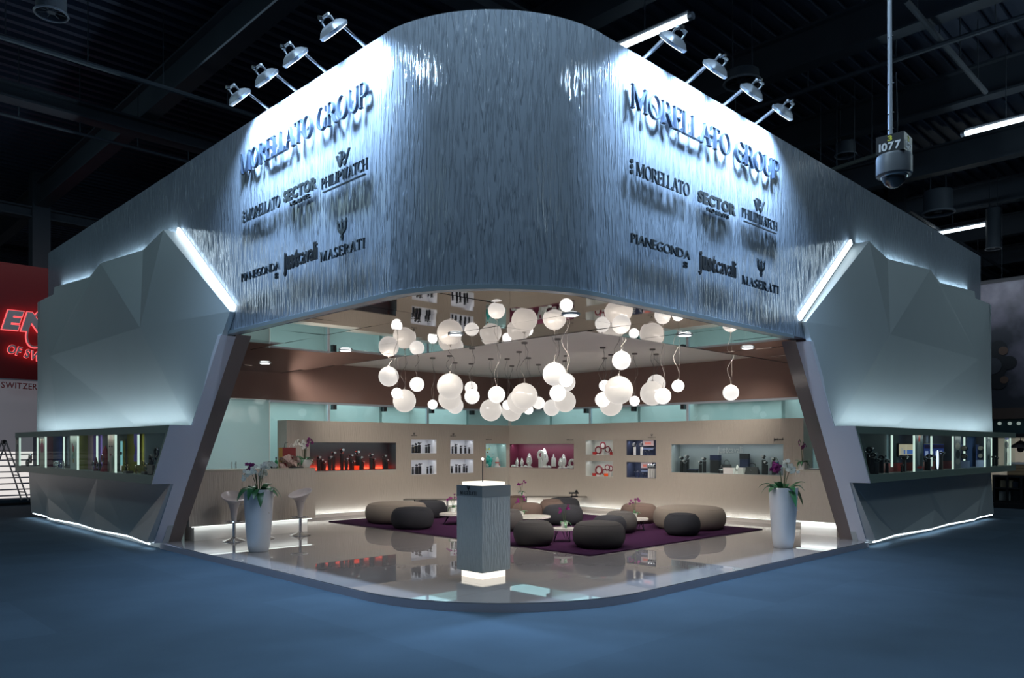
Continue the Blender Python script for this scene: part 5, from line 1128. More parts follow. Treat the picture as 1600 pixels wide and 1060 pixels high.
# lettering on and above the niches (flat)
def niche_text(side, x0, x1, y, cap_px, text, kind, d, m, lab, emblem=None):
    f = (lambda x, y: ga(x, y, DW+d)) if side == 'L' else (lambda x, y: gb(x, y, DW+d))
    p, q = f(x0, y), f(x1, y); X, Z = (AR, -AL) if side == 'L' else (-AL, -AR)
    M = Matrix((X, Vector((0, 0, 1)), Z)).transposed().to_4x4(); M.translation = Vector((p.x, p.y, (p.z+q.z)/2))
    t = thing('niche_sign', lab, 'sign', mtx=M); w = (q-p).length
    if kind == 'serif': serif_line(t, text, 0, w, 0, cap_px*PX, .004, m)
    else: sans_line(t, text, 0, w, 0, cap_px*PX, .004, m, 0, [.04]*4+[0]*7 if text == 'justcavalli' else None, .05)
    if emblem: prisms(emblem, .07, .06, .004, w/2-.035, cap_px*PX*1.5).build('emblem', m, t)
niche_text('L', 642.5, 652, 681.6, 1.3, 'PHILIPWATCH', 'serif', -.006, M_steel2, 'tiny PHILIPWATCH lettering over the white niches nearer the bar', PWLOGO)
niche_text('L', 703.5, 713, 682.4, 1.3, 'PHILIPWATCH', 'serif', -.006, M_steel2, 'tiny PHILIPWATCH lettering over the white niches nearer the corner', PWLOGO)
niche_text('L', 759, 768.5, 688.2, 1.5, 'MORELLATO', 'serif', -.006, M_steel2, 'tiny MORELLATO lettering over the pale teal niche')
niche_text('R', 885.5, 896, 688.6, 1.6, 'MORELLATO', 'serif', -.006, M_steel2, 'tiny MORELLATO lettering over the plum niche')
niche_text('R', 1012.5, 1024.5, 684.6, 1.4, 'MASERATI', 'serif', -.006, M_steel2, 'tiny MASERATI lettering and trident over the navy niches', TRIDENT)
niche_text('R', 1209, 1224, 688.5, 3.4, 'justcavalli', 'sans', -.006, M_black, 'small black just cavalli lettering over the long grey niche')
niche_text('R', 1121, 1160, 708, 8.5, 'justcavalli', 'sans', ND-.012, mat('pale_letter', (.50, .52, .54), .3, .4), 'pale just cavalli letters on the back of the long grey niche')

# ================================================================== goods in the two display cases
def cpt(side, x, q=.24): s = wpix(side, x, 700, q)[0]; return WP(side, s, q, ZC0+.1265)
RZC = {'L': ANG-PI/2, 'R': ANG}
PXC = {'L': 14.5/FPX, 'R': 15.0/FPX}
def board(side, x0, x1, q, lab, base, shapes, m=None):
    """upright printed board facing the glass; shapes = (u, v, ru, rv, colour) ellipses in 0..1"""
    s0, s1 = wpix(side, x0, 700, q)[0], wpix(side, x1, 700, q)[0]; w = abs(s1-s0); h = ZC1-.035-(ZC0+.128)
    t = thing('poster_board', lab, 'poster', WP(side, (s0+s1)/2, q, ZC0+.1265), RZC[side])
    MB().box(-w/2, w/2, 0, .012, 0, h).build('board', base, t)
    for i, (u, v, ru, rv, c) in enumerate(shapes):
        mb = MB(); n = 18; pts = [(-w/2+w*(u+ru*math.cos(2*PI*k/n)), h*(v+rv*math.sin(2*PI*k/n))) for k in range(n)]; pts = [(max(-w/2, min(w/2, x)), max(0, min(h, z))) for x, z in pts]
        y = -.0012*(i+1); mb.add([Vector((x, y, z)) for x, z in pts]+[Vector((x, y+.001, z)) for x, z in pts], [tuple(range(n)), tuple(range(2*n-1, n-1, -1))]+[(k, (k+1) % n, n+(k+1) % n, n+k) for k in range(n)])
        mb.build('print', mat('print_%d_%d_%d' % tuple(int(99*k) for k in c), c, .5), t)
SK, HR, CRM, PK, LIP = (.55, .36, .27), (.03, .022, .02), (.72, .70, .60), (.50, .10, .16), (.35, .05, .06)
M_crm = mat('poster_cream', (.70, .70, .60), .5); M_pale = mat('poster_pale', (.66, .74, .64), .5)
board('L', 24, 29, .30, 'poster of a person in dark clothes at the case end by the red stand', M_crm, [(.5, .80, .28, .10, SK), (.6, .88, .34, .06, HR), (.62, .35, .42, .36, HR)])
board('L', 62, 69.5, .30, 'tall poster of a person in a hat and pink top', M_crm, [(.5, .28, .46, .30, (.62, .48, .36)), (.5, .58, .36, .16, PK), (.5, .80, .20, .08, SK), (.5, .88, .42, .035, HR), (.5, .92, .22, .05, HR)])
board('L', 109.5, 119.5, .30, 'pale poster with a spray of coloured flowers', M_pale, [(.5, .55, .12, .09, (.60, .14, .12)), (.62, .42, .10, .08, (.30, .46, .20)), (.42, .34, .12, .07, (.24, .50, .42)), (.55, .24, .10, .06, (.55, .40, .12)), (.4, .66, .05, .05, (.50, .12, .24))])
board('L', 168.5, 178.5, .30, 'close-up poster of a fair face with dark eyes', mat('poster_blond', (.72, .66, .52), .5), [(.48, .60, .34, .30, (.68, .50, .42)), (.30, .62, .10, .022, HR), (.66, .62, .10, .022, HR), (.47, .42, .12, .026, LIP), (.5, .16, .30, .16, (.62, .46, .38)), (.15, .12, .2, .14, HR), (.80, .25, .16, .16, (.30, .34, .26)), (.5, .96, .3, .04, HR)])
board('R', 1431.5, 1442, .30, 'poster of a person in a race suit beside the video screens', mat('poster_slate', (.20, .26, .28), .5), [(.5, .88, .22, .06, SK), (.45, .78, .12, .10, (.55, .06, .05)), (.4, .45, .28, .30, (.46, .50, .50)), (.7, .25, .2, .22, (.10, .12, .12)), (.5, .10, .42, .03, (.6, .05, .04))])
board('R', 1492, 1501, .30, 'pale poster of stacked watches beside the white boxes', mat('poster_grey', (.30, .32, .33), .5), [(.5, .62, .40, .10, (.62, .58, .50)), (.5, .40, .36, .12, (.05, .06, .07)), (.5, .20, .40, .08, (.60, .56, .50))])
board('R', 1541.5, 1548, .30, 'grey poster with a tall white watch', mat('poster_slate', (.20, .26, .28), .5), [(.5, .55, .40, .24, (.60, .64, .64)), (.5, .30, .10, .08, HR), (.5, .88, .2, .04, (.55, .58, .60))])
board('R', 1569.5, 1576, .30, 'white end poster with a navy heading at the outer end of the case', M_crm, [(.5, .92, .6, .10, (.05, .05, .22)), (.5, .66, .42, .12, (.08, .08, .09)), (.5, .26, .16, .20, (.05, .05, .06))])
def ring_cluster(side, x, lab, R, n, m, block=.0, seed=0, q=.24):
    rq = random.Random(seed); t = thing('bangle_cluster', lab, 'bangles', cpt(side, x, q), RZC[side])
    if block: MB().box(-R*1.5, R*1.5, -.06, .06, 0, block).build('block', M_holder, t)
    for k in range(n):
        r = R*rq.uniform(.55, 1.0); MB().torus(r, r*.22, (rq.uniform(-R, R)*1.1, rq.uniform(-.05, .05), block+r*1.22+(k % 3)*R*.8), 'y', 14, 5).build('bangle', m[k % len(m)], t, smooth=True)
ring_cluster('L', 46, 'tall pile of black and silver bangles in the maroon bay', .075, 9, [M_holder, M_silver], 0, 2)
ring_cluster('L', 88, 'low spread of silver bangles in the blue cloth bay', .05, 7, [M_silver, M_holderw], 0, 3)
ring_cluster('L', 240, 'black bangle ball on a black block at the slanted case end', .075, 8, [M_holder, M_steel], .16, 4)
ring_cluster('L', 229, 'pale bangle pile next to the black ball', .05, 6, [M_silver, M_gold], .05, 5, .2)
ring_cluster('L', 212, 'gilt bangles in front of the purple cloth', .04, 7, [M_gold, M_silver], 0, 6)
ring_cluster('L', 200.5, 'pair of gilt hoops beside the purple cloth', .05, 3, [M_gold], .04, 7)
for x, hp, m, lab in ((99, 14, M_holderw, 'white cone bust in the blue cloth bay'), (150, 22, mat('wine_velvet', (.10, .012, .035), .6), 'dark wine bust in the purple bay'), (156, 17, M_holder, 'short black bust in the purple bay'), (164.5, 40, mat('red_velvet', (.26, .02, .04), .6), 'tall red bust beside the face poster')):
    t = thing('jewel_bust', lab, 'jewellery bust', cpt('L', x, .22), RZC['L']); h = hp*PXC['L']; b = MB().lathe([(.34*h, 0), (.30*h, .05*h), (.16*h, .25*h), (.26*h, .55*h), (.13*h, .85*h), (.01, h)], 16)
    for v in b.v: v.x = max(-.09, min(.09, v.x)); v.y *= .5
    b.build('torso', m, t, smooth=True); MB().torus(min(.07, .16*h), .010, (0, -.05, .5*h), 'y', 14, 5).build('necklace', M_silver, t, smooth=True)
t = thing('purple_cloth', 'bright purple folded cloth drape hanging in the yellow bay', 'cloth', cpt('L', 214, .12), RZC['L'])
cl = MB(); f = []; g = []
wq = .155
for i in range(13):
    z = .60-.50*i/12; hw = wq*(1-.42*max(0, 1-abs(i-7)/3.)); f += [Vector((-hw+2*hw*k/8, .012*math.sin(k*2.2), z+.10)) for k in range(9)]
n_ = len(f); vs = f+[v+Vector((0, .006, 0)) for v in f]; fs = [(i*9+k, i*9+k+1, i*9+k+10, i*9+k+9) for i in range(12) for k in range(8)]
cl.add(vs, fs+[tuple(k+n_ for k in q[::-1]) for q in fs]); cl.build('drape', mat('violet_cloth', (.10, .06, .42), .5), t, smooth=True); MB().tube([(-wq, .003, .705), (wq, .003, .705)], .008, 6).build('rail', M_chrome, t)
t = thing('light_box', 'upright pale blue light box beside the face poster', 'light box', cpt('L', 190, .16), RZC['L'])
MB().box(-.058, .058, 0, .04, .12, .56).build('body', M_chrome, t); MB().box(-.052, .052, -.004, -.001, .125, .555).build('screen', emis('light_box_blue', (.30, .70, .72), .55), t); MB().box(-.03, .03, -.01, .05, 0, .119).build('foot', M_chrome, t); MB().torus(.025, .008, (.02, -.012, .34), 'y', 12, 5).build('ring', M_holder, t)
# right case
def screen(x0, x1, lab, bars):
    s0, s1 = wpix('R', x0, 700, .10)[0], wpix('R', x1, 700, .10)[0]; w = abs(s1-s0); z0, z1 = wpix('R', (x0+x1)/2, 714, .10)[2], wpix('R', (x0+x1)/2, 693, .10)[2]
    t = thing('video_screen', lab, 'screen', WP('R', (s0+s1)/2, .10, z0), RZC['R']); h = z1-z0
    MB().box(-w/2, w/2, 0, .03, 0, h).build('bezel', M_black, t)
    MB().box(-w/2+.02, w/2-.02, -.003, -.0005, .02, h-.02).build('picture', emis('screen_'+str(x0), bars[0], .5), t)
    for i, (u0, u1, v0, v1, c) in enumerate(bars[1]): MB().box(-w/2+.02+u0*(w-.04), -w/2+.02+u1*(w-.04), -.0045-.001*i, -.0035-.001*i, .02+v0*(h-.04), .02+v1*(h-.04)).build('picture_area', emis('scr_%d_%d' % (x0, i), c, .5), t)
screen(1404, 1427.5, 'video screen showing cream curtains and blue water', ((.70, .62, .45), [(.30, .98, .12, .50, (.10, .22, .60)), (.12, .26, .0, .70, (.55, .55, .50)), (.42, .52, 0, .98, (.75, .70, .52)), (0, 1, 0, .08, (.02, .02, .04))]))
screen(1443, 1475, 'video screen showing dark figures on blue', ((.03, .06, .22), [(.05, .20, .0, .42, (.35, .45, .75)), (.30, .44, .0, .40, (.50, .58, .70)), (.55, .66, .0, .40, (.35, .45, .70)), (.76, .90, .0, .42, (.45, .52, .80)), (.0, 1., .62, .95, (.02, .02, .05))]))
for i, (x, hp, q) in enumerate(((1358, 38, .16), (1364, 30, .24), (1370, 22, .30), (1377, 26, .18), (1386, 20, .24), (1409, 12, .28), (1413, 24, .2), (1447, 20, .2), (1452, 26, .26), (1463, 22, .16), (1470, 30, .24), (1552, 20, .2), (1557, 17, .26))):
    watch_holder(cpt('R', x, q), RZC['R'], hp*PXC['R'], 'black watch holder in the case facing the smoke poster, %s from its slanted end' % ORD[i], M_holder, 'black watch holders in the case facing the smoke poster')
for i, (x, w) in enumerate(((1507, .17), (1533, .17))):
    t = thing('white_plinth', 'white plinth with stacked watch rolls in the case, %s from the video screens' % ORD[i], 'plinth', cpt('R', x, .22), RZC['R'])
    MB().box(-w/2, w/2, -.08, .08, 0, .15).build('block', emis('plinth_glow', (.55, .66, 1), .42) if False else mat('white_blue', (.45, .52, .75), .4), t)
    for j in range(2):
        MB().tube([(-w/2+.01, 0, .25+.17*j), (w/2-.01, 0, .25+.17*j)], .045, 14).build('watch_roll', mat('roll_taupe', (.32, .29, .25), .5), t); MB().torus(.05, .012, (-.03+.05*j, 0, .25+.17*j), 'x', 16, 5).build('strap', M_steel, t)
    MB().box(-w/2, w/2, .06, .08, .151, .50).build('back_rest', mat('roll_blue', (.06, .10, .28), .5), t)
t = thing('reflection_ring', 'glowing white oval ring standing in the case before the second screen', 'ring light', cpt('R', 1465, .34), RZC['R'])  # solid glowing ring made for a lamp's reflection on the glass
m = MB().torus(.10, .011, (0, 0, .215), 'y', 26, 6)
for v in m.v: v.x *= .36; v.z = (v.z-.215)*1.7+.205
m.build('ring', emis('reflection_white', (.70, .80, 1), 1.5), t, smooth=True); MB().box(-.03, .03, -.02, .02, 0, .02).build('foot', M_chrome, t)

# ================================================================== hanging dome camera
Yc = 7.6; c = gY(1397, 262, Yc)
cam_t = thing('dome_camera', 'black dome camera numbered 1077 hanging on a long pole before the fascia', 'camera', (c.x, c.y, c.z))
sz = Yc/FPX
pa_, pb_ = gY(1391, 232, Yc), gY(1387, -60, Yc)
MB().tube([pa_-Vector(c), Vector((pb_.x, pb_.y, HZ-.75))-Vector(c)], 3.4*sz, 10).build('pole', M_alu, cam_t)
MB().tube([Vector((.04, .02, 34*sz)), Vector((.045, .02, 80*sz)), Vector((.03, .02, 150*sz))], .006, 6).build('cable', M_black, cam_t)
for k, y in enumerate((205, 180, 134, 60)): MB().tube([gY(1391, y, Yc)-Vector(c)+Vector((-.028, -.01, 0)), gY(1391, y, Yc)-Vector(c)+Vector((.03, -.01, .025))], .006, 5).build('cable_tie', M_black, cam_t)
MB().lathe([(.150, -14*sz), (.163, -12*sz), (.163, 14*sz), (.155, 18*sz), (.002, 18.2*sz)], 36).build('housing', mat('housing_grey', (.10, .11, .125), .4), cam_t, smooth=True)
MB().lathe([(.001, -14.1*sz-.112), (.04, -14.1*sz-.105), (.085, -14.1*sz-.07), (.112, -14.1*sz-.02), (.114, -14.1*sz)], 32).build('dome', mat('smoked_dome', (.015, .017, .02), .04, spec=.9, coat=1.), cam_t, smooth=True)
MB().torus(.116, .010, (0, 0, -14.3*sz), 'z', 32, 6).build('dome_ring', M_chrome, cam_t, smooth=True)
zb0, zb1 = 18.4*sz, 46*sz; RB = math.radians(-43); hw = .128
bx = MB().box(-hw, hw, -hw, hw, zb0, zb1); RM = Matrix.Rotation(RB, 4, 'Z'); bx.v = [RM @ v for v in bx.v]; bo = bx.build('number_box', M_black, cam_t)
yel, wht = mat('digit_yellow', (.75, .70, .05), .5), mat('digit_white', (.80, .80, .82), .5)
def face_text(txt, nrm, x0, x1, z, cap, m):
    Z = RM @ Vector(nrm); X = Vector((0, 0, 1)).cross(Z); M = Matrix((X, Vector((0, 0, 1)), Z)).transposed().to_4x4(); M.translation = Z*(hw+.001)
    tmp = []
    x = 0.
    for ch in txt:
        vs, fs = sans_mesh(ch, .03); lo, hi = min(v.x for v in vs), max(v.x for v in vs); tmp.append((x-lo, vs, fs)); x += hi-lo+.07
    sx = (x1-x0)/(x-.07)
    for ox, vs, fs in tmp: MB().add([M @ Vector((x0+(v.x+ox)*sx, z+v.y*cap/.729, (v.z+.5)*.003)) for v in vs], fs).build('digit', m, bo)
face_text('1077', (0, -1, 0), -.10, .10, zb0+.025, .075, wht); face_text('3', (0, -1, 0), -.02, .022, zb0+.112, .05, yel)
face_text('1077', (1, 0, 0), -.10, .10, zb0+.025, .075, wht); face_text('2', (1, 0, 0), -.02, .022, zb0+.112, .05, yel)

# ================================================================== hall roof fittings
TZ = 8.4
for i, (x0, y0, x1, y1, lab) in enumerate(((945, 84.3, 1076, 27, 'lit roof tube rising behind the fascia near the hanging camera side'), (1508, 209, 1640, 175, 'lit roof tube above and beyond the hanging camera'), (1440, 370, 1540, 351, 'short lit roof tube just over the fascia end'), (1480, 453, 1660, 428, 'lit tube along the top of the dark smoke poster'))):
    z = TZ if i != 3 else 6.9
    p, q = gz(x0, y0, z), gz(x1, y1, z); c = (p+q)/2; t = thing('roof_tube_light', lab, 'light tube', c, 0, 'fluorescent tubes under the roof')
    MB().tube([p-c, q-c], .05, 10).build('tube', M_tube, t); d = (q-p).normalized()
    MB().tube([p-c-d*.08, p-c-d*.002], .06, 8).tube([q-c+d*.002, q-c+d*.08], .06, 8).build('end_cap', M_alu, t)
    MB().tube([p-c+Vector((0, 0, .09)), q-c+Vector((0, 0, .09))], .03, 6).build('tray', M_gird, t); MB().tube([(0, 0, .1), (0, 0, HZ-z-.15)], .01, 5).build('hanger', M_gird, t)
def pipe(nm, lab, cat, x0, y0, x1, y1, z, r, m=M_gird):
    p, q = gz(x0, y0, z), gz(x1, y1, z); c = (p+q)/2; t = thing(nm, lab, cat, c); MB().tube([p-c, q-c], r, 8).build('pipe', m, t)
    d = (q-p)
    for f in (.12, .37, .63, .88):
        w = p+d*f-c; MB().tube([w+Vector((0, 0, r)), w+Vector((0, 0, HZ-z-.1))], .012, 5).build('hanger', M_gird, t)
pipe('roof_pipe', 'thin grey pipe sloping toward the hanging camera pole under the roof', 'pipe', 1415, 0, 1540, 144, 9.0, .05)
pipe('roof_pipe', 'long thin pipe under the roof running above the second girder', 'pipe', 1100, 195, 1640, 12, 8.9, .05)
pipe('roof_pipe', 'pale unlit tube under the roof right behind the dome camera'.replace('right behind', 'just behind'), 'pipe', 1270, 275, 1376, 240, TZ, .05, mat('old_tube', (.22, .24, .20), .5))
pipe('roof_pipe', 'long pipe crossing under the roof above the red stand', 'pipe', -60, 38, 400, 182, 8.8, .05, mat('pipe_blue', (.10, .13, .16), .5))
pipe('roof_pipe', 'thin pipe low under the roof above the red stand', 'pipe', -20, 172, 330, 262, 8.6, .035)
pipe('roof_pipe', 'pipe sloping down behind the fascia end over the smoke poster', 'pipe', 1420, 330, 1575, 425, 8.6, .05)
for i, (x, y, rpx, z, lab) in enumerate(((80, 22, 25, 8.3, 'round air diffuser with lit rim under the roof over the red stand side'), (1160, 130, 30, 8.6, 'wide round air diffuser under the roof behind the floodlights'), (1321, 243, 17, 8.8, 'small round air diffuser under the roof behind the dome camera'), (1466, 333, 24, 8.2, 'round air diffuser under the roof over the fascia end'), (1552, 389, 12, 7.6, 'tiny far round air diffuser over the smoke poster'))):
    p = gz(x, y, z); R = rpx*p.y/FPX; t = thing('air_diffuser', lab, 'air diffuser', p, 0)
    MB().torus(R*.93, R*.07, (0, 0, 0), 'z', 30, 6).build('rim', mat('diffuser_rim', (.20, .23, .27), .4), t, smooth=True); MB().lathe([(R*.86, .0), (R*.84, min(HZ-z-.13, 8.8-z if 8.8-z > .2 else .3))], 28, False).build('duct', M_gird, t, smooth=True)
    MB().lathe([(R*.85, .16), (.002, .165)], 28).build('damper', M_black, t)
    MB().tube([(R*.5, 0, .17), (R*.5, 0, HZ-z-.13)], .015, 5).tube([(-R*.5, 0, .17), (-R*.5, 0, HZ-z-.13)], .015, 5).build('hanger', M_gird, t)
    for k in range(4): a = k*PI/4; MB().tube([(R*.9*math.cos(a), R*.9*math.sin(a), .04), (-R*.9*math.cos(a), -R*.9*math.sin(a), .04)], R*.035, 5).build('vane', M_gird, t)
    MB().lathe([(R*.24, .02), (R*.3, .06), (R*.1, .10)], 16).build('hub', M_gird, t)

# ================================================================== neighbour stand: red and white
O = gz(0, 789, 0); _, na, _ = ab(O); nb0 = ab(O)[0]
def NPx(x, y): b, a, z = ab(ga(x, y, na)); return b, z
red = thing('red_stand', 'neighbouring exhibition stand with red upper wall and backlit white louvres', 'exhibition stand', P(nb0, na, 0), ANG)
zr = NPx(20, 592)[1]; zt = NPx(0, 409)[1]; zs = NPx(20, 706)[1]; zk = NPx(20, 779)[1]
bl, br = nb0-7, nb0+6
def rbox(b0, b1, d0, d1, z0, z1, nm, m): return MB().sbox(b0, b1, na+d0, na+d1, z0, z1).build(nm, m, red, True)
rbox(bl, br, .0, .3, zr, zt, 'red_panel', mat('stand_red', (.26, .008, .012), .45))
rbox(bl, br, .06, .3, zs, zr-.003, 'white_panel', mat('stand_white', (.62, .60, .64), .5, emit=(.6, .55, .62), es=.12))
rbox(bl, br, -.02, .06, zr-.04, zr-.003, 'rail', M_alu)
rbox(bl, br, .20, .3, zk, zs-.003, 'backlit_panel', emis('backlit_white', (1, .95, .92), .80))
rbox(bl, br, -.60, .3, 0, zk-.10, 'kerb', M_black); rbox(bl, br, -.58, .3, zk-.10, zk-.003, 'deck', mc)
for k in range(8):
    z = zk+.06+(zs-zk-.05)*k/7.6; rbox(bl, br, .10, .199, z, z+.035, 'louvre', mat('louvre_blue', (.05, .09, .22), .4))
area('stand_light', P(nb0-1, na-1.6, zt+.5), AL*.7+Vector((0, 0, -1)), 10, .3, 14, (1, .86, .84), PI, AR)
def red_sign(lab, text, x0, x1, y, cap_px, rot, shear, front, halo, bold=.03):
    b0, z0 = NPx(x0, y); b1, _ = NPx(x1, y); M = Matrix((AR, Vector((0, 0, 1)), -AL)).transposed().to_4x4(); M.translation = P(b0, na-.10, z0)
    M = M @ Matrix.Rotation(rot, 4, 'Z'); t = thing('stand_sign', lab, 'sign', mtx=M); w = b1-b0; cap = cap_px*22.3/FPX; n0 = len(t.children)
    for nm, m, bd, dz in (('letter', front, bold, .05), ('halo', halo, bold+.035, .0)):
        if m is None: continue
        x = 0.; it = []
        for ch in text:
            if ch == ' ': x += .3; continue
            vs, fs = sans_mesh(ch, bold); lo, hi = min(v.x for v in vs), max(v.x for v in vs); v2, f2 = sans_mesh(ch, bd); it.append((x-lo, v2, f2)); x += hi-lo+.12
        sx = w/(x-.12); sy = cap/.729
        for ox, vs, fs in it: MB().add([Vector(((v.x+ox)*sx+v.y*sy*shear, v.y*sy, (v.z+.5)*.04+dz)) for v in vs], fs).build(nm, m, t)
    return t, w, cap
M_sg = mat('sign_grey', (.85, .80, .86), .5); M_halo = emis('neon_red', (1, .12, .13), 1.3); M_sr = mat('sign_red', (.45, .01, .02), .4)
t, w, cap = red_sign('large grey italic letters EN with red neon edge on the red wall', 'EN', 2, 66, 513, 28, 0, .28, M_sg, M_halo, .06)
R1 = MB()
def ell(cx, cz, rx, rz, tilt, a0, a1, r): 
    return [Vector((cx+rx*math.cos(a)*math.cos(tilt)-rz*math.sin(a)*math.sin(tilt), cz+rx*math.cos(a)*math.sin(tilt)+rz*math.sin(a)*math.cos(tilt), r)) for a in [a0+(a1-a0)*k/30 for k in range(31)]]
MB().tube(ell(w*.98, cap*.25, cap*.66, cap*1.35, -.45, .9, 5.6, .03), .028, 6).build('swirl', M_halo, t); MB().tube(ell(w*.98, cap*.25, cap*.62, cap*1.29, -.45, .95, 5.5, .06), .022, 6).build('swirl_core', M_sg, t)
red_sign('grey neon-edged letters OF SW under the large EN', 'OF SW', 8.5, 62, 551, 14, -.24, .05, M_sg, M_halo, .02)
red_sign('small red letters SWITZERL at the top of the white wall', 'SWITZERL', 0, 62, 606.5, 10, -.02, .0, M_sr, None, .0)
# folding ladder before the backlit louvres
lp = gz(39, 782, zk); pxm = lp.y/FPX
lt = thing('step_ladder', 'folding aluminium ladder before the backlit white louvres', 'ladder', (lp.x, lp.y, zk))
M_lad = mat('ladder_alu', (.46, .40, .40), .5)
apex = Vector(((6-39)*pxm, .0, (782-691)*pxm))
for s in (-1, 1):
    o_ = AL*(-.25*s)*.6
    for foot in (Vector((0, 0, 0)), Vector(((-30-39)*pxm, 0, 0))):
        MB().tube([foot+o_+Vector((s*.06, 0, 0)), apex+o_*.7+Vector((s*.04, 0, 0))], .02, 6).build('rail', M_lad, lt)
for k in range(1, 7):
    f = k/7; 
    for foot in (Vector((0, 0, 0)), Vector(((-30-39)*pxm, 0, 0))):
        m_ = foot.lerp(apex, f); e = AL*.15*(1-.3*f)
        MB().tube([m_-e+Vector((.06, 0, 0)), m_+e-Vector((.06, 0, 0))], .016, 6).build('rung', M_lad, lt)
MB().tube([apex-AL*.12, apex+AL*.12], .06, 8).build('hinge', M_black, lt)

# ================================================================== neighbour stand: dark smoke poster and shelving
RB_ = 20.0
def RPx(x, y): b, a, z = ab(gb(x, y, RB_)); return a, z
a_in, a_out = RPx(1490, 700)[0], RPx(1700, 700)[0]
a0, a1 = min(a_in, a_out), max(a_in, a_out)
blk = thing('dark_stand', 'neighbouring dark stand with a huge smoke poster above a bright shop recess', 'exhibition stand', P(RB_, (a0+a1)/2, 0), ANG)
def kbox(d0, d1, z0, z1, nm, m, aa=None, ab_=None): return MB().sbox(RB_+d0, RB_+d1, aa if aa is not None else a0, ab_ if ab_ is not None else a1, z0, z1).build(nm, m, blk, True)
zp1, zp0 = RPx(1575, 440)[1], RPx(1575, 638)[1]
sm = mat('smoke_print', (.01, .012, .018), .5); nt = sm.node_tree; bs = nt.nodes['Principled BSDF']
tc = nt.nodes.new('ShaderNodeTexCoord'); nz = nt.nodes.new('ShaderNodeTexNoise'); nz.inputs['Scale'].default_value = .55; nz.inputs['Detail'].default_value = 6
cr_ = nt.nodes.new('ShaderNodeValToRGB'); cr_.color_ramp.elements[0].position = .44; cr_.color_ramp.elements[0].color = (.012, .016, .026, 1); cr_.color_ramp.elements[1].position = .75; cr_.color_ramp.elements[1].color = (.24, .25, .30, 1)
e = cr_.color_ramp.elements.new(.56); e.color = (.07, .07, .10, 1)
nt.links.new(tc.outputs['Object'], nz.inputs['Vector']); nt.links.new(nz.outputs['Fac'], cr_.inputs[0]); nt.links.new(cr_.outputs[0], bs.inputs['Base Color'])
kbox(0, .3, zp0, zp1, 'smoke_poster', sm); kbox(-.05, .3, zp1, zp1+.10, 'poster_rail', M_black)
area('poster_light', P(RB_-1.2, RPx(1600, 500)[0], zp1-.1), AR*.75+Vector((0, 0, -1)), .2, 6, 45, (.85, .92, 1), PI, AR)
a_, z_ = RPx(1556, 572); u = 20.5/FPX
for i, (dx, dz, r, m) in enumerate(((-6, 2, 26, M_black), (2, 28, 14, M_black), (3, -26, 13, M_black), (14, 4, 11, M_black), (8, 24, 7, mat('print_tan', (.055, .034, .026), .5)), (9, -24, 6, MATS['print_tan']), (-4, 0, 14, mat('print_char', (.03, .035, .045), .3)))):
    MB().tube([P(RB_-.012-.002*i, a_-dx*u*1.35, z_+dz*u), P(RB_-.001, a_-dx*u*1.35, z_+dz*u)], r*u, 18).build('printed_wheel', m, blk, True)
z = RPx(1575, 655)[1]; z2 = RPx(1575, 678)[1]; z3 = RPx(1575, 741)[1]
kbox(-.1, .3, z, zp0-.003, 'brown_fascia', mat('fascia_brown', (.05, .035, .03), .5)); kbox(.02, .3, z2, z-.003, 'teal_fascia', mat('fascia_teal', (.025, .06, .07), .5))
kbox(2.4, 2.5, 0, z2, 'recess_wall', mat('recess_cream', (.55, .53, .48), .6)); kbox(.02, 2.5, z2-.10, z2-.003, 'recess_ceiling', M_black)
area('recess_light', P(RB_+1.0, RPx(1585, 700)[0]-.4, z2-.14), AR*.7+Vector((0, 0, -1)), .5, 5, 34, (1, .96, .85), PI, AR)
kbox(-.3, 2.5, 0, .14, 'kerb', M_black)
for i, x in enumerate((1562, 1578, 1592)):
    a_ = RPx(x, 665)[0]; MB().torus(.07, .014, (0, 0, 0), 'y', 14, 5)
    m = MB().sphere(.05, P(RB_-.02, a_, RPx(x, 662)[1]), 8, 6); m.build('bulb', emis('small_bulb', (.6, .75, .7), .35), blk, True)
p = P(RB_+.25, RPx(1591, 700)[0], RPx(1591, 699)[1]); t = thing('cone_pendant', 'black wide-shade pendant lamp over the bright shop recess', 'pendant lamp', p)
MB().lathe([(.30, -.02), (.14, .10), (.05, .17), (.02, .18)], 24).build('shade', M_black, t, smooth=True); MB().sphere(.09, (0, 0, -.06), 12, 8).build('bulb', M_black, t, smooth=True); MB().tube([(0, 0, .18), (0, 0, z2-.11-p.z)], .01, 5).build('cord', M_black, t)
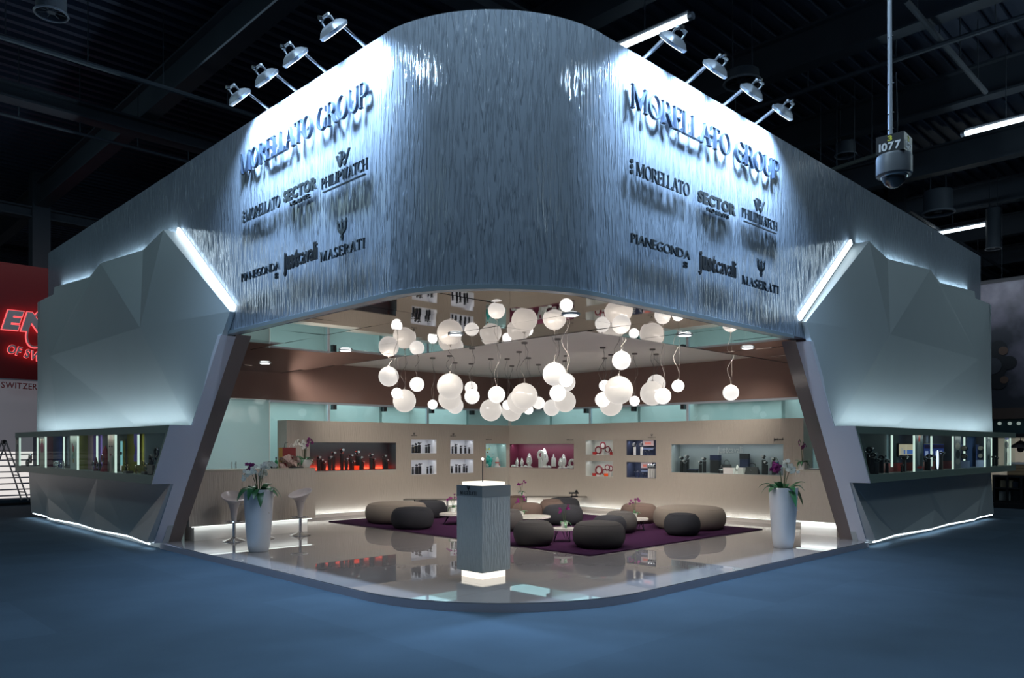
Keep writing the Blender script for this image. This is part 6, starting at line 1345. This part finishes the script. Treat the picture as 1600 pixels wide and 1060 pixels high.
# low black shelving in front
sa, sb2 = RPx(1552, 760)[0], RPx(1640, 760)[0]; zsb, zst = .14, RPx(1580, 743)[1]
sh = thing('low_shelving', 'low black open shelving under the bright shop recess', 'shelving', P(RB_-.05, (sa+sb2)/2, .141), ANG)
for (d0, d1, x0, x1, zz0, zz1, nm) in ((-.1, .35, sb2, sa, zst-.06, zst, 'top'), (-.1, .35, sb2, sa, .142, .20, 'bottom'), (-.1, .35, sb2, sa, (zst+.14)/2, (zst+.14)/2+.04, 'shelf'), (.30, .35, sb2, sa, .20, zst-.06, 'back')):
    MB().sbox(RB_+d0, RB_+d1, x0, x1, zz0+.001, zz1-.001).build(nm, M_black, sh, True)
for x in (1554, 1575, 1597, 1630): a_ = RPx(x, 760)[0]; MB().sbox(RB_-.1, RB_+.30, a_-.03, a_+.03, .201, zst-.062).build('upright', M_black, sh, True)
def shelf_item(x, y, w, h, nm, lab, cat, m, m2):
    a_ = RPx(x, y)[0]; zz = .202 if y > 765 else (zst+.14)/2+.042; 
    if y < 742: zz = zst+.001
    t = thing(nm, lab, cat, P(RB_+.06, a_, zz), ANG-PI/2); MB().box(-w/2, w/2, -.06, .06, 0, h*.75).build('body', m, t); MB().lathe([(w*.3, h*.75+.001), (w*.35, h*.9), (w*.2, h)], 12).build('top', m2, t)
shelf_item(1573, 755, .30, .26, 'small_carton', 'cream carton on the upper black shelf', 'carton', mat('carton_cream', (.40, .33, .22), .6), M_black)
shelf_item(1572, 775, .34, .34, 'white_carton', 'white carton on the lower black shelf', 'carton', mat('carton_white', (.45, .46, .45), .6), M_holder)
shelf_item(1586, 775, .22, .40, 'dark_canister', 'dark canister on the lower black shelf', 'canister', M_steel2, M_black)
shelf_item(1586, 755, .16, .22, 'grey_canister', 'small grey canister on the upper black shelf', 'canister', M_steel, M_black)
a_, z_ = RPx(1594, 730); t = thing('wooden_crate', 'wooden crate with white lid on the black shelving top', 'crate', P(RB_+.12, a_, zst+.001), ANG-PI/2)
MB().box(-.30, .30, -.15, .15, 0, .30).build('body', mat('crate_wood', (.30, .20, .11), .6, noise=.2, nscale=8), t); MB().box(-.31, .31, -.16, .16, .301, .36).build('lid', M_holderw, t)
for k in range(3): MB().box(-.30, .30, -.158, -.151, .02+.09*k, .09+.09*k).build('slat', mat('crate_slat', (.36, .25, .14), .6), t)
